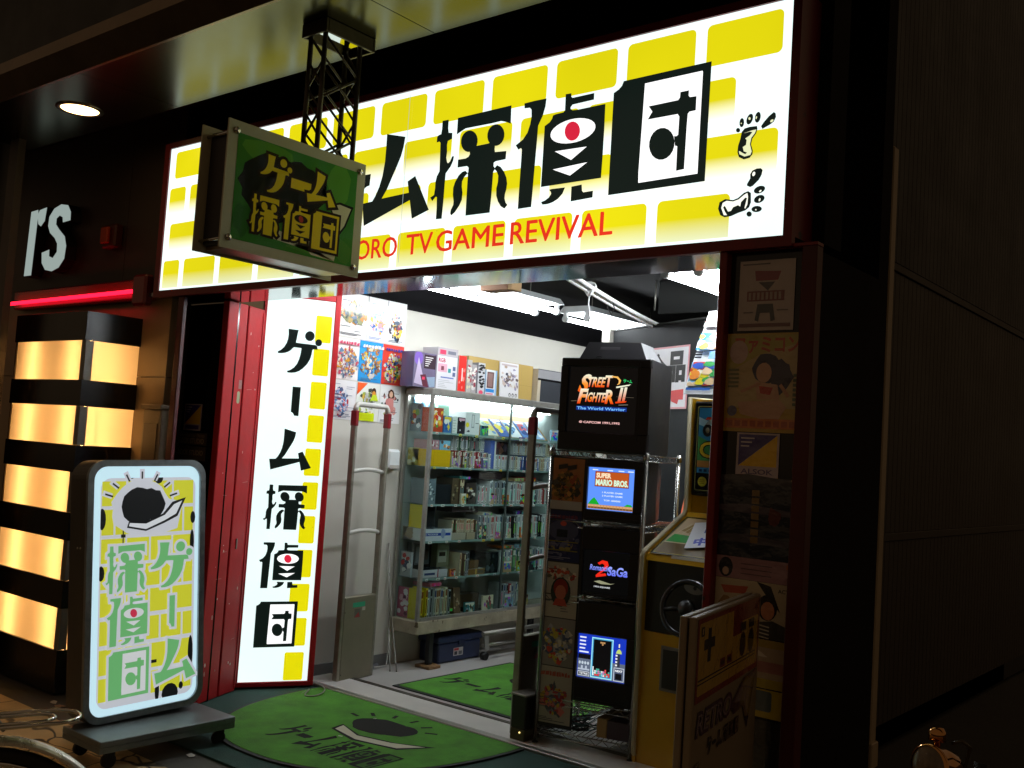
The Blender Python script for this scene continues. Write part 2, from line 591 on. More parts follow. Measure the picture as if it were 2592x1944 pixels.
# ------------------------------------------------------------------ the shop's own lettering, as outlines in a 1000 x 1000 box (k ink, w opening, r red, x ink inside an opening)
GLY = {
 'ge': [["k",[207,1000,439,992,422,901,409,786,398,699,524,694,711,690,849,686,894,662,910,585,799,585,787,551,779,464,752,347,690,227,598,119,517,54,434,16,350,1,258,0,244,37,317,65,397,129,461,220,502,338,522,440,536,577,525,586,361,591,334,564,289,510,228,468,160,441,90,427,9,423,0,461,70,503,135,573,184,663,212,766,218,866]],["k",[817,892,814,856,801,822,778,795,749,775,715,766,681,769,649,782,622,804,604,834,596,869,599,905,612,938,634,966,664,985,697,994,732,992,764,979,790,956,808,926]],["k",[1000,755,995,719,975,688,944,669,909,666,876,678,852,704,842,739,847,775,866,805,897,824,932,828,965,815,989,789]]],
 'bar': [["k",[0,1000,1000,998,982,0,417,6,382,47,213,108,2,129]]],
 'mu': [["k",[304,1000,585,927,569,817,541,722,493,622,429,502,364,375,295,282,694,301,665,427,771,473,1000,83,764,11,716,218,45,0,0,256,149,266,193,323,243,418,280,535,303,690,306,855]]],
 'tan': [["k",[95,991,178,990,180,902,190,857,239,848,242,789,187,775,179,737,186,664,181,608,195,563,208,549,234,565,258,612,282,610,276,567,249,513,188,450,184,343,183,201,176,1,97,3,97,117,90,225,75,231,31,192,0,230,49,251,57,322,56,380,70,436,100,482,96,605,87,772,71,785,36,781,37,837,55,852,88,858,96,907]],["k",[299,987,969,1000,975,824,912,851,855,868,737,864,576,865,412,866,358,846,300,823]],["k",[577,703,569,673,551,647,525,630,494,623,460,626,427,639,398,662,376,691,363,724,361,758,369,789,388,814,414,831,446,838,480,835,513,821,541,799,563,770,575,737]],["k",[907,713,899,683,881,658,856,642,825,635,792,638,759,651,731,673,709,702,697,735,695,768,703,799,721,824,747,840,778,847,812,843,844,830,872,807,893,779,905,746]],["k",[484,623,466,668,566,671,713,673,752,682,800,634,798,607,805,578,944,569,942,491,821,487,798,476,799,442,813,426,828,414,811,406,799,387,796,169,789,0,485,1,483,168,481,399,475,421,483,423,484,469,464,487,418,488,340,489,339,567,439,566,474,579,489,601]],["k",[445,444,478,417,437,384,413,344,413,295,428,230,425,161,397,108,347,50,301,20,284,42,289,77,317,123,318,158,303,223,301,294,320,348,361,407,404,437]],["k",[822,432,842,447,887,424,935,370,966,312,979,256,975,203,961,157,960,116,977,74,1000,52,966,20,919,47,880,98,856,155,851,224,865,283,864,345,843,385,815,413]]],
 'tei': [["k",[74,996,191,1000,334,999,327,923,302,842,256,757,253,629,244,346,234,3,75,0,77,295,78,474,77,560,67,573,36,563,0,609,84,653,133,711,159,786,169,856,163,922,142,943,78,947]],["k",[552,1000,616,998,618,966,632,953,870,956,870,896,637,890,617,869,618,854,641,838,700,834,996,837,1000,616,1000,386,996,181,333,176,333,405,332,741,388,768,412,796,422,826,452,832,539,836,555,851]],["w",[900,665,903,641,894,617,873,595,842,575,801,559,753,547,700,540,645,539,590,543,538,552,492,566,454,584,426,606,410,630,407,655,416,679,438,702,472,722,514,738,564,750,618,756,674,757,728,752,779,742,823,728,859,710,886,688]],["r",[738,624,731,598,716,578,696,564,671,558,644,560,618,571,595,590,578,614,568,641,567,669,574,694,588,715,609,729,634,735,661,732,687,721,710,702,726,678,736,651]],["w",[469,487,822,482,658,384]],["w",[459,322,838,340,656,243]],["k",[432,140,462,144,610,141,587,88,539,45,481,20,421,9,364,11,346,36,392,47,433,70,457,99,452,117]],["k",[681,140,793,146,801,89,815,74,919,77,919,17,682,6]]],
 'dan': [["k",[0,902,53,925,86,952,103,990,1000,1000,994,12,3,0]],["w",[335,929,916,936,920,924,919,83,323,73,319,167]],["x",[707,793,792,794,792,748,805,735,870,732,870,614,808,612,793,596,789,490,785,136,706,131,704,338,681,345,667,427,690,424,707,433,709,586,691,610,385,609,429,671,387,723,688,728,705,747]],["x",[675,343,663,304,639,272,606,251,568,242,526,246,487,263,453,292,429,330,415,372,415,415,428,455,452,487,485,508,525,516,566,511,605,493,638,464,662,427,675,385]]],
 'foot': [["k",[151,614,220,684,347,701,537,694,550,622,519,532,434,434,405,312,459,164,454,87,386,17,242,0,110,67,66,183,76,324,123,460]],["w",[190,577,424,616,523,618,491,544,406,453,378,316,432,152,401,78,256,61,124,128,102,202,139,189,196,150,272,110,315,143,231,178,198,276,278,313,290,422,251,459,358,507,426,576,353,594]],["k",[112,659,106,635,86,619,59,616,31,627,9,648,0,675,6,700,25,716,53,718,81,708,103,686]],["k",[203,808,196,765,177,734,152,719,125,725,101,750,85,789,81,835,89,878,108,910,133,924,160,918,184,893,199,854]],["k",[416,838,390,793,354,763,316,755,284,769,262,805,257,853,268,905,295,950,330,980,368,988,401,973,422,938,427,890]],["k",[616,858,599,810,571,776,538,763,506,773,482,805,470,852,472,905,489,953,517,987,550,1000,582,989,606,957,618,910]],["k",[636,672,703,756,821,864,941,939,987,901,1000,822,952,728,867,678,763,639,676,607]],["w",[365,879,358,858,338,852,317,864,307,888,314,909,334,915,356,903]],["w",[526,872,515,851,500,847,490,861,490,885,502,906,517,911,527,897]],["w",[938,774,941,752,921,729,890,720,865,728,862,750,883,773,914,782]],["w",[145,805,142,795,131,791,121,798,116,809,119,820,129,823,140,817]]],
 'foot2': [["k",[0,244,25,379,148,434,323,392,430,425,549,518,640,545,703,500,713,303,680,201,599,142,447,105,294,52,153,44,55,100]],["w",[71,251,97,356,182,392,325,361,447,393,551,472,626,509,645,431,638,266,597,180,581,197,624,403,585,415,497,327,486,237,438,273,331,239,288,167,226,158,148,289,110,262,155,166,206,84,135,91]],["k",[745,51,739,24,719,5,690,0,660,11,638,34,629,63,635,91,655,110,684,115,714,104,736,81]],["k",[953,144,946,115,918,93,875,81,826,82,779,95,745,119,730,148,737,177,765,200,808,212,858,211,904,197,938,173]],["k",[994,389,1000,353,983,316,947,287,900,269,849,268,807,284,780,312,775,349,792,385,828,415,876,432,926,433,968,418]],["k",[998,579,1000,544,979,510,939,482,888,467,835,468,792,484,766,513,764,548,785,583,826,610,877,625,930,624,973,608]],["k",[609,700,672,805,668,897,710,967,800,1000,890,995,930,953,913,850,857,752,741,646,682,623,611,662]],["w",[773,880,754,852,729,848,712,872,715,908,734,937,759,940,776,917]],["w",[913,325,901,305,885,301,876,316,879,341,891,362,907,366,916,351]],["w",[927,532,928,516,914,499,894,490,878,496,876,512,890,529,911,538]],["w",[843,131,839,121,828,118,817,123,812,134,816,145,827,148,838,142]]],
 'bar_h': [["k",[0,0,2,1000,1000,982,994,417,953,382,892,213,871,2]]],
}
# ------------------------------------------------------------------ shared materials
M_black = pm('black_paint', '#14110f', 0.55, var=0.3)
M_blackwall = pm('black_wall', '#151416', 0.85, var=0.4, scale=3, bump=0.1, spec=0.12)
M_red = pm('red_enamel', '#b8161e', 0.5, var=0.2, scale=5, bump=0.12, bscale=26, spec=0.35, wear=('#6a4a40', 16, 0.72))
M_redbox = pm('red_sign_box', '#7e1016', 0.35, var=0.3, scale=4, wear=('#2c1512', 14, 0.68))
M_white = pm('white_wall', '#cdc9be', 0.6, var=0.05, scale=2, bump=0.03)
M_alu = pm('aluminium', '#b4b4ae', 0.33, metal=0.85, var=0.15, scale=10)
M_alud = pm('dull_aluminium', '#8d8a82', 0.42, metal=0.7, var=0.2, scale=8)
M_chrome = pm('chrome', '#c9c7c2', 0.12, metal=1.0)
M_mirror = pm('polished_trim', '#a8a2a4', 0.09, metal=1.0, var=0.12, scale=3, bump=0.012, bscale=9)
M_dark = pm('dark_plastic', '#1b1a1b', 0.42, var=0.2, bump=0.03, bscale=200)
M_grey = pm('grey_paint', '#6e6b62', 0.45, var=0.2)
M_greyplastic = pm('grey_plastic', '#b9b6ac', 0.45, var=0.1)
M_rubber = pm('rubber', '#0d0d0d', 0.7)
M_print = printed('printed_paper', 0.38)
M_gloss = printed('glossy_print', 0.22, coat=0.4)
M_film = printed('print_under_film', 0.22, coat=1.0, bump=0.5)
LS = 1.3
VS = 1.1
M_lit = printed('backlit_print', 0.25, lit=LS, base=0.25, uneven=0.24)
M_lit2 = printed('backlit_print_narrow', 0.25, lit=VS, base=0.25, uneven=0.14)
M_litsoft = printed('backlit_print_soft', 0.3, lit=0.66, base=0.3, uneven=0.06)
M_screen = printed('picture_tube', 0.12, lit=1.15, base=0.05)
M_glass = glass('clear_glass', refl=0.001)
M_caseglass = glass('cabinet_glass', (0.92, 0.97, 0.96))

# ------------------------------------------------------------------ ground
def sheet(name, x0, x1, y0, y1, z, mat):
    o = MB().face([(x0, y0, z), (x1, y0, z), (x1, y1, z), (x0, y1, z)]).build(name, mat)
    return tag(o, kind='structure')
M_pave = pm('paving', '#c0a476', 0.55, var=0.3, scale=3, bump=0.12)
def paving():
    m = M_pave
    n = m.node_tree.nodes; l = m.node_tree.links
    b = n['Principled BSDF']
    tc = n.new('ShaderNodeTexCoord')
    nz = n.new('ShaderNodeTexNoise'); nz.inputs['Scale'].default_value = 2.5
    l.new(tc.outputs['Object'], nz.inputs['Vector'])
    mi = n.new('ShaderNodeMix'); mi.data_type = 'VECTOR'; mi.inputs[0].default_value = 0.35
    l.new(tc.outputs['Object'], mi.inputs[4]); l.new(nz.outputs['Color'], mi.inputs[5])
    v = n.new('ShaderNodeTexVoronoi'); v.feature = 'DISTANCE_TO_EDGE'; v.inputs['Scale'].default_value = 5.5
    l.new(mi.outputs[1], v.inputs['Vector'])
    r = n.new('ShaderNodeValToRGB')
    r.color_ramp.elements[0].position = 0.015; r.color_ramp.elements[0].color = (0.02, 0.015, 0.01, 1)
    r.color_ramp.elements[1].position = 0.035; r.color_ramp.elements[1].color = (1, 1, 1, 1)
    l.new(v.outputs['Distance'], r.inputs[0])
    mm = n.new('ShaderNodeMix'); mm.data_type = 'RGBA'; mm.blend_type = 'MULTIPLY'; mm.inputs[0].default_value = 1
    src = b.inputs['Base Color'].links[0].from_socket
    l.new(src, mm.inputs[6]); l.new(r.outputs[0], mm.inputs[7]); l.new(mm.outputs[2], b.inputs['Base Color'])
paving()
sheet('ground', -60, 60, -60, 60, -0.03, pm('asphalt', '#3a3835', 0.8, var=0.3, bump=0.2))
sheet('pavement', -12, 3, -4.6, -1.525, -0.014, M_pave)
sheet('gutter_strip', -12, 3, -1.525, -0.3, -0.012, pm('dark_concrete', '#4a463f', 0.7, var=0.3, scale=5, bump=0.15))
sheet('shop_floor', -5.0, -1.95, 0.0, 4.2, 0.0, pm('vinyl_floor', '#bcb9b4', 0.3, var=0.08, scale=3))

# ------------------------------------------------------------------ the shop itself
shop = thing('shop_building', 'shop front with white walls and black ceiling behind the big lit sign', 'shop', (-3.2, 0, 0))
wall = MB().box(-5.12, -4.97, -0.07, 4.2, 0, 2.42).build('side_wall', M_white, shop)
MB().box(-5.12, -4.968, -0.07, 4.2, 2.42, 2.70).build('wall_band', M_blackwall, shop)
MB().box(-4.969, -4.955, -0.05, 0.74, 0.0, 0.075).build('baseboard', pm('grey_skirting', '#6c6c6a', 0.5), shop)
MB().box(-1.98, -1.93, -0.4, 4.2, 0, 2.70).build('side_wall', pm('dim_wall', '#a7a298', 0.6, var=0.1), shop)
MB().box(-5.12, -1.93, 4.2, 4.3, 0, 2.70).build('back_wall', M_blackwall, shop)
MB().box(-5.12, -1.93, -0.785, 4.3, 2.70, 2.78).build('ceiling', M_blackwall, shop)
MB().box(-5.3, -1.4, -0.795, -0.775, 2.262, 2.70).build('bulkhead', M_blackwall, shop)
MB().box(-5.42, -1.34, -0.95, -0.80, 2.262, 6.5).build('upper_wall', M_blackwall, shop)
MB().box(-5.40, -1.40, -1.092, -0.765, 2.240, 2.2615).build('lintel', M_mirror, shop)
MB().box(-1.64, -1.345, -1.045, -0.40, 0, 2.236).build('pier', M_blackwall, shop)
MB().box(-1.93, -1.345, -0.40, -0.30, 0, 6.5).build('pier', M_blackwall, shop)
sill = MB()
sill.box(-4.93, -1.66, -0.02, 0.20, 0.001, 0.016, 0.003)
s_ = sill.build('door_sill', pm('white_sill', '#dad7d1', 0.35, var=0.12, scale=4), shop)
nz = MB().box(-4.93, -1.66, -0.062, -0.02, -0.004, 0.014, 0.003).build('nosing', M_alu, shop)
tr = MB().box(-4.93, -2.7, 0.20, 0.262, 0.001, 0.010)
for y in (0.222, 0.242):
    tr.box(-4.93, -2.7, y-0.003, y+0.003, 0.010, 0.016)
tr.build('door_track', M_alud, shop)

# neighbouring building, canopy, upper storey
nb = thing('neighbour_building', 'brown neighbouring facade, upper panels coloured as unlit, with panel joints behind the striped lamp tower', 'building', (-7.2, -0.95, 0))
M_nb = pm('brown_cladding', '#a58f70', 0.5, var=0.12, scale=2)
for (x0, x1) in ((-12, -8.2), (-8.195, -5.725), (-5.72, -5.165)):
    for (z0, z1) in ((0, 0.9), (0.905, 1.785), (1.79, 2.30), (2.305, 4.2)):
        MB().box(x0, x1, -1.0, -0.955, z0, z1).build('cladding_panel', M_nb if z1 < 2.31 else pm('unlit_cladding', '#3a2f28', 0.5, var=0.2, scale=2), nb)  # upper panels use a darker copy; their unlit look is put into the colour
MB().box(-12, -5.17, -0.95, -0.87, 0, 6.5).build('backing', M_black, nb)
can = thing('canopy', 'glossy dark metal canopy soffit running above the whole shop front', 'canopy', (-3, -1.6, 3.2))
M_soff = pm('soffit_metal', '#5c5c42', 0.24, metal=1.0, var=0.2, scale=2, bump=0.02, bscale=7)
for x0, x1 in ((-6.43, -4.774), (-4.769, -2.905), (-2.90, 0.6)):
    MB().box(x0, x1, -1.85, -1.305, 3.2, 3.25).build('soffit_panel', M_soff, can)
MB().prism([(-1.85, 3.2), (-1.865, 3.2), (-1.93, 3.30), (-1.93, 3.36), (-1.85, 3.36)], (-6.43, 0, 0), (0, 1, 0), (0, 0, 1), 7.0).build('fascia', pm('bronze_trim', '#7c6a55', 0.3, metal=0.8, var=0.2), can)
MB().box(-6.43, 0.6, -1.305, -0.94, 3.5, 3.55).build('recess_lid', M_black, can)
MB().box(-6.43, 0.6, -1.33, -1.305, 3.206, 3.5).build('inner_lip', M_black, can)
upf = thing('upper_facade', 'black upper storey wall above the canopy edge', 'building', (-3, -1.85, 3.36))
MB().box(-9, 4.0, -1.9, -0.96, 3.362, 7.5).build('wall', M_black, upf)
MB().box(-7.5, -5.5, -2.3, -2.2, 4.28, 4.42).build('ledge', pm('grey_ledge', '#76706c', 0.5), upf)
dl = thing('downlight', 'round recessed downlight glowing warm in the canopy near the steel column', 'lamp', (-5.317, -1.564, 3.2))
MB().lathe([(0.098, 0.0), (0.102, -0.006), (0.122, -0.004), (0.124, 0.0)], (-5.317, -1.564, 3.199), n=32).build('rim', pm('bronze_ring', '#6b6258', 0.3, metal=0.9), dl)
MB().lathe([(0.0, -0.001), (0.098, -0.001)], (-5.317, -1.564, 3.198), n=32).build('lens', emit('warm_lens', '#ffd08a', 9.0), dl)

# steel column at the left edge
colm = thing('steel_column', 'tall dark steel column with paler edges at the left end of the canopy', 'column', (-6.5, -1.4, 0))
MB().box(-6.66, -6.31, -1.42, -1.395, 0, 7.5).build('web', pm('column_dark', '#17130f', 0.5, var=0.3), colm)
M_fl = pm('column_edge', '#4c4139', 0.5, var=0.2)
MB().box(-6.335, -6.225, -1.47, -1.425, 0, 7.5).build('flange', M_fl, colm)
MB().box(-6.72, -6.62, -1.47, -1.425, 0, 7.5).build('flange', M_fl, colm)

# ------------------------------------------------------------------ main sign
SX, SZ, SY = -1.418, 2.265, -1.104
sg = thing('main_sign', 'wide backlit shop sign of yellow bricks with huge black lettering and red frame', 'shop sign', (-3.3, -0.95, 2.24))
fr = MB()
fr.box(-5.185, -1.385, -1.085, -0.80, 2.2625, 3.11)
fr.box(-5.185, -1.385, -1.112, -1.085, 2.2625-0.034, 2.2625+0.003)
fr.box(-5.185, -5.135, -1.112, -1.085, 2.2655, 3.11)
fr.box(-1.4165, -1.385, -1.112, -1.085, 2.2655, 3.11)
fr.box(-5.1345, -1.417, -1.112, -1.085, 3.078, 3.11)
fr.build('frame', M_redbox, sg)
A = Art()
WHT = '#e8fbf8'
YEL = EL('#e6da10', LS)
A.rect(-3.7165, 0.0005, 0.001, 0.8125, WHT)
for row, (z0, z1, xr, f_) in enumerate(((0.633, 0.785, -0.034, 0), (0.425, 0.579, -0.2, 1), (0.215, 0.374, -0.034, 1), (0.012, 0.166, -0.2, 1))):
    k = 0
    while True:
        x1 = xr - k*0.3335
        x0 = max(x1-0.2885, -3.69)
        if x1 < -3.66:
            break
        if f_:
            A.fade(x0, z0, x1, z1, 0.02, YEL, EL('#fbfff4', 1.0) if row < 3 else EL('#f1f7c8', LS), 0.52)
        else:
            A.poly(rrect(x0, z0, x1, z1, 0.02), YEL)
        k += 1
A.build('face', M_lit, (SX, SY, SZ), (1, 0, 0), (0, 0, 1), sg)
A = Art()
INK = EL('#101a17', LS)
A.glyph('ge', -3.05, 0.2, -2.52, 0.645, INK)
A.glyph('bar_h', -2.5, 0.365, -2.025, 0.46, INK)
A.glyph('mu', -2.067, 0.217, -1.637, 0.632, INK)
A.glyph('tan', -1.634, 0.204, -1.193, 0.643, INK)
A.glyph('tei', -1.17, 0.204, -0.738, 0.641, INK, '#ffffff', EL('#dc2440', LS))
A.glyph('dan', -0.704, 0.212, -0.295, 0.648, INK)
A.rect(-1.803, 0.03, -1.8005, 0.79, EL('#a8b8b4', LS))
A.build('lettering', M_lit, (SX, SY-0.008, SZ), (1, 0, 0), (0, 0, 1), sg)
A = Art()
RD = EL('#e2341f', LS)
for w_, a, b in (('RET', -2.43, -2.115), ('ORO', -2.09, -1.822), ('TV', -1.762, -1.605), ('GAME', -1.58, -1.205), ('REVIVAL', -1.168, -0.678)):
    A.text(w_, a, 0.06, b, 0.15, RD, 0.0)
    A.text(w_, a+0.004, 0.061, b+0.004, 0.149, RD, 0.0)
    A.text(w_, a+0.002, 0.062, b+0.002, 0.152, RD, 0.0)
A.build('slogan', M_lit, (SX, SY-0.008, SZ), (1, 0, 0), (0, 0, 1), sg)
A = Art()
A.glyph('foot', -0.188, 0.276, -0.042, 0.435, INK, EL('#eef3c0', LS))
A.build('footprint_mark', M_lit, (SX, SY-0.008, SZ), (1, 0, 0), (0, 0, 1), sg)
A = Art()
A.glyph('foot2', -0.241, 0.074, -0.069, 0.238, INK, '#f4f8e6')
A.build('footprint_mark', M_lit, (SX, SY-0.008, SZ), (1, 0, 0), (0, 0, 1), sg)

# ------------------------------------------------------------------ vertical sign on the splayed jamb
vs = thing('vertical_sign', 'tall narrow backlit sign in red frame with black lettering beside the doorway', 'shop sign', (-4.87, -0.29, 0))
VO = Vector((-4.97, -0.48, 0)); VU = Vector((0.2, 0.373, 0)).normalized(); VN = Vector((VU.y, -VU.x, 0))
def vbox(mb, u0, u1, d0, d1, z0, z1, bev=0.0):
    c = VO + VU*(u0+u1)/2 + VN*(d0+d1)/2 + Vector((0, 0, (z0+z1)/2))
    mb.obox(c, VU*(u1-u0)/2, VN*(d1-d0)/2, (0, 0, (z1-z0)/2), bev)
mb = MB()
vbox(mb, -0.01, 0.445, -0.10, -0.012, 0.012, 2.42)
vbox(mb, -0.01, 0.445, -0.012, 0.008, 0.012, 0.040, 0.003)
vbox(mb, 0.410, 0.445, -0.012, 0.008, 0.0405, 2.42, 0.003)
vbox(mb, -0.02, -0.001, -0.012, 0.008, 0.0405, 2.42, 0.003)
vbox(mb, 0.0, 0.4095, -0.012, 0.008, 2.338, 2.42, 0.003)
mb.build('frame', M_red, vs)
A = Art()
A.rect(0, 0.0405, 0.4095, 2.3375, WHT)
z = 2.245
for k in range(11):
    xo = 0.298 if k < 8 else 0.275
    A.poly(rrect(xo - (k*0.0012), z-0.165, 0.396 - k*0.0018, z, 0.01), EL('#e6dc08', VS))
    z -= 0.2035
A.build('face', M_lit2, VO + VN*(-0.002), VU, (0, 0, 1), vs)
A = Art()
A.glyph('ge', 0.08, 1.88, 0.343, 2.145, INK)
A.glyph('bar', 0.186, 1.622, 0.235, 1.798, INK)
A.glyph('mu', 0.08, 1.292, 0.334, 1.542, INK)
A.glyph('tan', 0.071, 0.938, 0.328, 1.206, INK)
A.glyph('tei', 0.068, 0.589, 0.328, 0.861, INK, '#ffffff', EL('#dc2440', VS))
A.glyph('dan', 0.073, 0.241, 0.318, 0.513, INK)
A.build('lettering', M_lit2, VO + VN*0.0008, VU, (0, 0, 1), vs)

# red folding door beside it
B0 = Vector((-4.945, -0.515, 0)); BU = Vector((0.115, -0.285, 0)).normalized(); BN = Vector((-BU.y, BU.x, 0))
if BN.x < 0: BN = -BN
for k, (u0, u1) in enumerate(((0.0, 0.165), (0.180, 0.375))):
    d = thing('door_leaf', ('chipped red door leaf edge directly beside the vertical sign', 'chipped red door leaf with lock and old sticker, farther from the vertical sign')[k], 'door',
              tuple(B0 + BU*(u0+u1)/2), 0, 'red folding door leaves')
    mb = MB()
    mb.obox(B0 + BU*(u0+u1)/2 - BN*0.02 + Vector((0, 0, 1.12)), BU*(u1-u0)/2, BN*0.02, (0, 0, 1.117), 0.004)
    mb.build('panel', M_red, d)
    if k == 0:
        mb = MB()
        mb.obox(B0 + BU*0.008 + BN*0.0025 + Vector((0, 0, 1.12)), BU*0.006, BN*0.002, (0, 0, 1.10), 0.001)
        mb.build('edge_bead', M_red, d)
        mb = MB()
        mb.obox(B0 + BU*0.11 + BN*0.003 + Vector((0, 0, 0.86)), BU*0.006, BN*0.0025, (0, 0, 0.03), 0.002)
        mb.build('latch', M_alud, d)
    else:
        A = Art()
        c = B0 + BU*0.215 + BN*0.0012
        A.poly(rrect(-0.014, 1.665, 0.014, 1.735, 0.012), '#a8b48c')
        A.build('sticker', M_print, c, -BU if (-BU).cross(Vector((0, 0, 1))).dot(BN) > 0 else BU, (0, 0, 1), d)
        A = Art(); A.rect(-0.02, 1.75, 0.012, 1.80, '#a06c68')
        A.build('sticker', M_print, B0 + BU*0.20 + BN*0.0012, -BU if (-BU).cross(Vector((0, 0, 1))).dot(BN) > 0 else BU, (0, 0, 1), d)

    rch = random.Random(40+k)
    A = Art()
    for q in range(9):
        cx, cz, r_ = rch.uniform(u0+.02, u1-.02), rch.uniform(.1, 2.1), rch.uniform(.003, .008)
        A.poly(blob(rch, cx, cz, r_, r_*rch.uniform(.6, 2.2), 7, .4), rch.choice(('#c9a79a', '#8a6a60', '#d8cfc4')))
    for q in range(3):
        cx, cz = rch.uniform(u0+.02, u1-.08), rch.uniform(.3, 1.9)
        A.line(cx, cz, cx+rch.uniform(.03, .06), cz+rch.uniform(-.008, .008), .002, '#c08a80')
    flip = (BU.cross(Vector((0, 0, 1)))).dot(BN) < 0
    if flip:
        A.E = [[([(-x, y) for x, y in pts], cols) for pts, cols in e] for e in A.E]
    A.build('paint_chips', M_print, B0 + BN*.0011, -BU if flip else BU, (0, 0, 1), d)

# dark side entrance with name plates
sd = thing('side_door', 'dark glass side entrance between red jambs left of the red door', 'door', (-5.1, -0.8, 0))
MB().box(-5.46, -4.84, -0.79, -0.765, 0, 2.236).build('pane', pm('dark_pane', '#0e0b0a', 0.12), sd)
MB().box(-4.958, -4.905, -1.09, -1.065, -0.01, 2.227, 0.003).build('jamb', pm('dull_red_jamb', '#5c1012', 0.4, var=0.3), sd)
MB().box(-5.475, -5.461, -0.869, -0.79, -0.01, 2.227).build('reveal', M_black, sd)
for z0, z1, txt, lb in ((1.412, 1.482, ('commercial Photo', 'ROCK STUDIO'), 'grey name plate reading commercial Photo over ROCK STUDIO'),
                        (1.322, 1.404, ('ROCK STUDIO',), 'grey name plate reading only ROCK STUDIO, below the other plate')):
    A = Art(); A.rect(0, 0, 0.30, z1-z0, '#4d4136')
    if len(txt) == 2:
        A.text(txt[0], 0.03, 0.046, 0.28, 0.066, '#8f7f6c', 0.01)
        A.text(txt[1], 0.02, 0.008, 0.275, 0.038, '#a8977f', 0.02)
    else:
        A.text(txt[0], 0.02, 0.03, 0.275, 0.06, '#a8977f', 0.02)
    tag(A.build('name_plate', M_print, (-5.32, -0.794, z0), (1, 0, 0), (0, 0, 1), loc=(-5.17, -0.794, z0), back=0.003), lb, 'name plate', 'name plates on the side entrance')
def security(name, x0, z0, w, h, y, lb, txt, mat):
    A = Art()
    A.rect(0, 0, w, h, '#b9a9b4')
    A.poly([(0.05*w, 0.24*h), (0.95*w, 0.96*h), (0.05*w, 0.96*h)], '#3c2c7c')
    A.poly([(0.06*w, 0.24*h), (0.95*w, 0.24*h), (0.95*w, 0.955*h)], '#e8b90a')
    for k in range(3):
        A.rect(0.1*w, (0.86-0.09*k)*h, (0.42-0.06*k)*w, (0.89-0.09*k)*h, '#cfc8dc')
    if txt:
        A.text('ALSOK', 0.12*w, 0.06*h, 0.88*w, 0.18*h, '#5c4a78', 0.02)
    else:
        A.rect(0.1*w, 0.05*h, 0.9*w, 0.2*h, '#4a3a86')
    return tag(A.build(name, mat, (x0, y, z0), (1, 0, 0), (0, 0, 1), loc=(x0+w/2, y, z0), back=0.002), lb, 'sticker', 'security stickers')
security('security_sticker', -5.26, 1.495, 0.17, 0.155, -0.794, 'purple and yellow security sticker on the dark side door above the name plates', False, M_print)
meter = thing('meter_box', 'small beige utility box with cap on the brown wall beside the lamp tower', 'utility box', (-5.17, -1.03, 0.9))
MB().box(-5.27, -5.085, -1.055, -1.002, 0.88, 1.60, 0.006).build('body', pm('beige_metal', '#8d7d66', 0.5, var=0.15), meter)
MB().box(-5.285, -5.075, -1.068, -1.002, 1.602, 1.628, 0.004).build('cap', pm('beige_metal', '#8d7d66', 0.5), meter)
MB().box(-5.245, -5.11, -1.06, -1.0555, 0.95, 1.52, 0.002).build('door', pm('brown_metal', '#5d4c3c', 0.5), meter)

# ------------------------------------------------------------------ truss bracket and hanging sign
M_steel = pm('dark_steel', '#4b443a', 0.38, metal=0.6, var=0.3, scale=20)
tb = thing('truss_bracket', 'square steel lattice bracket under the canopy holding the hanging sign', 'bracket', (-3.25, -1.525, 3.2))
pl = MB()
pl.box(-3.325, -3.17, -1.655, -1.642, 3.142, 3.199, 0.002)
pl.box(-3.325, -3.17, -1.398, -1.385, 3.142, 3.199, 0.002)
pl.box(-3.325, -3.312, -1.642, -1.398, 3.142, 3.199, 0.002)
pl.box(-3.183, -3.17, -1.642, -1.398, 3.142, 3.199, 0.002)
pl.build('top_frame', M_steel, tb)
MB().box(-3.312, -3.183, -1.642, -1.398, 3.165, 3.172).build('mirror_plate', pm('bright_plate', '#cfcdc4', 0.04, metal=1.0), tb)
TX = (-3.305, -3.215); TY = (-1.62, -1.43); Z0 = 2.60
for x in TX:
    for y in TY:
        MB().tube((x, y, Z0), (x, y, 3.16), 0.011, n=10).build('leg', M_steel, tb)
def lattice(a, b, n, name):
    mb = MB()
    zs = [3.15 - (3.15-2.62)*k/n for k in range(n+1)]
    for k in range(n):
        p, q = (a, b) if k % 2 == 0 else (b, a)
        mb.tube((p[0], p[1], zs[k]), (q[0], q[1], zs[k+1]), 0.0055, n=6)
        if k % 2:
            mb.tube((q[0], q[1], zs[k]), (p[0], p[1], zs[k+1]), 0.0055, n=6)
    mb.build(name, M_steel, tb)
lattice((TX[1], TY[0]), (TX[1], TY[1]), 4, 'brace')
lattice((TX[0], TY[0]), (TX[0], TY[1]), 4, 'brace')
lattice((TX[0], TY[0]), (TX[1], TY[0]), 5, 'brace')
lattice((TX[0], TY[1]), (TX[1], TY[1]), 5, 'brace')
hs = thing('hanging_sign', 'double sided hanging sign with frosted plates and yellow lettering on green', 'shop sign', (-3.29, -1.705, 2.18))
M_plate = pm('frosted_plate', '#bdb69a', 0.4, var=0.12, scale=4)
MB().box(-3.208, -3.2, -2.05, -1.361, 2.181, 2.668, 0.001).build('front_plate', M_plate, hs)
MB().box(-3.39, -3.382, -2.04, -1.352, 2.181, 2.672, 0.001).build('back_plate', M_plate, hs)
MB().box(-3.376, -3.214, -2.005, -1.395, 2.205, 2.645, 0.004).build('body', pm('brown_box', '#241c17', 0.5, var=0.3), hs)
MB().box(-3.37, -3.22, -1.99, -1.41, 2.19, 2.204).build('bottom_channel', pm('bronze_trim', '#7c6a55'), hs)
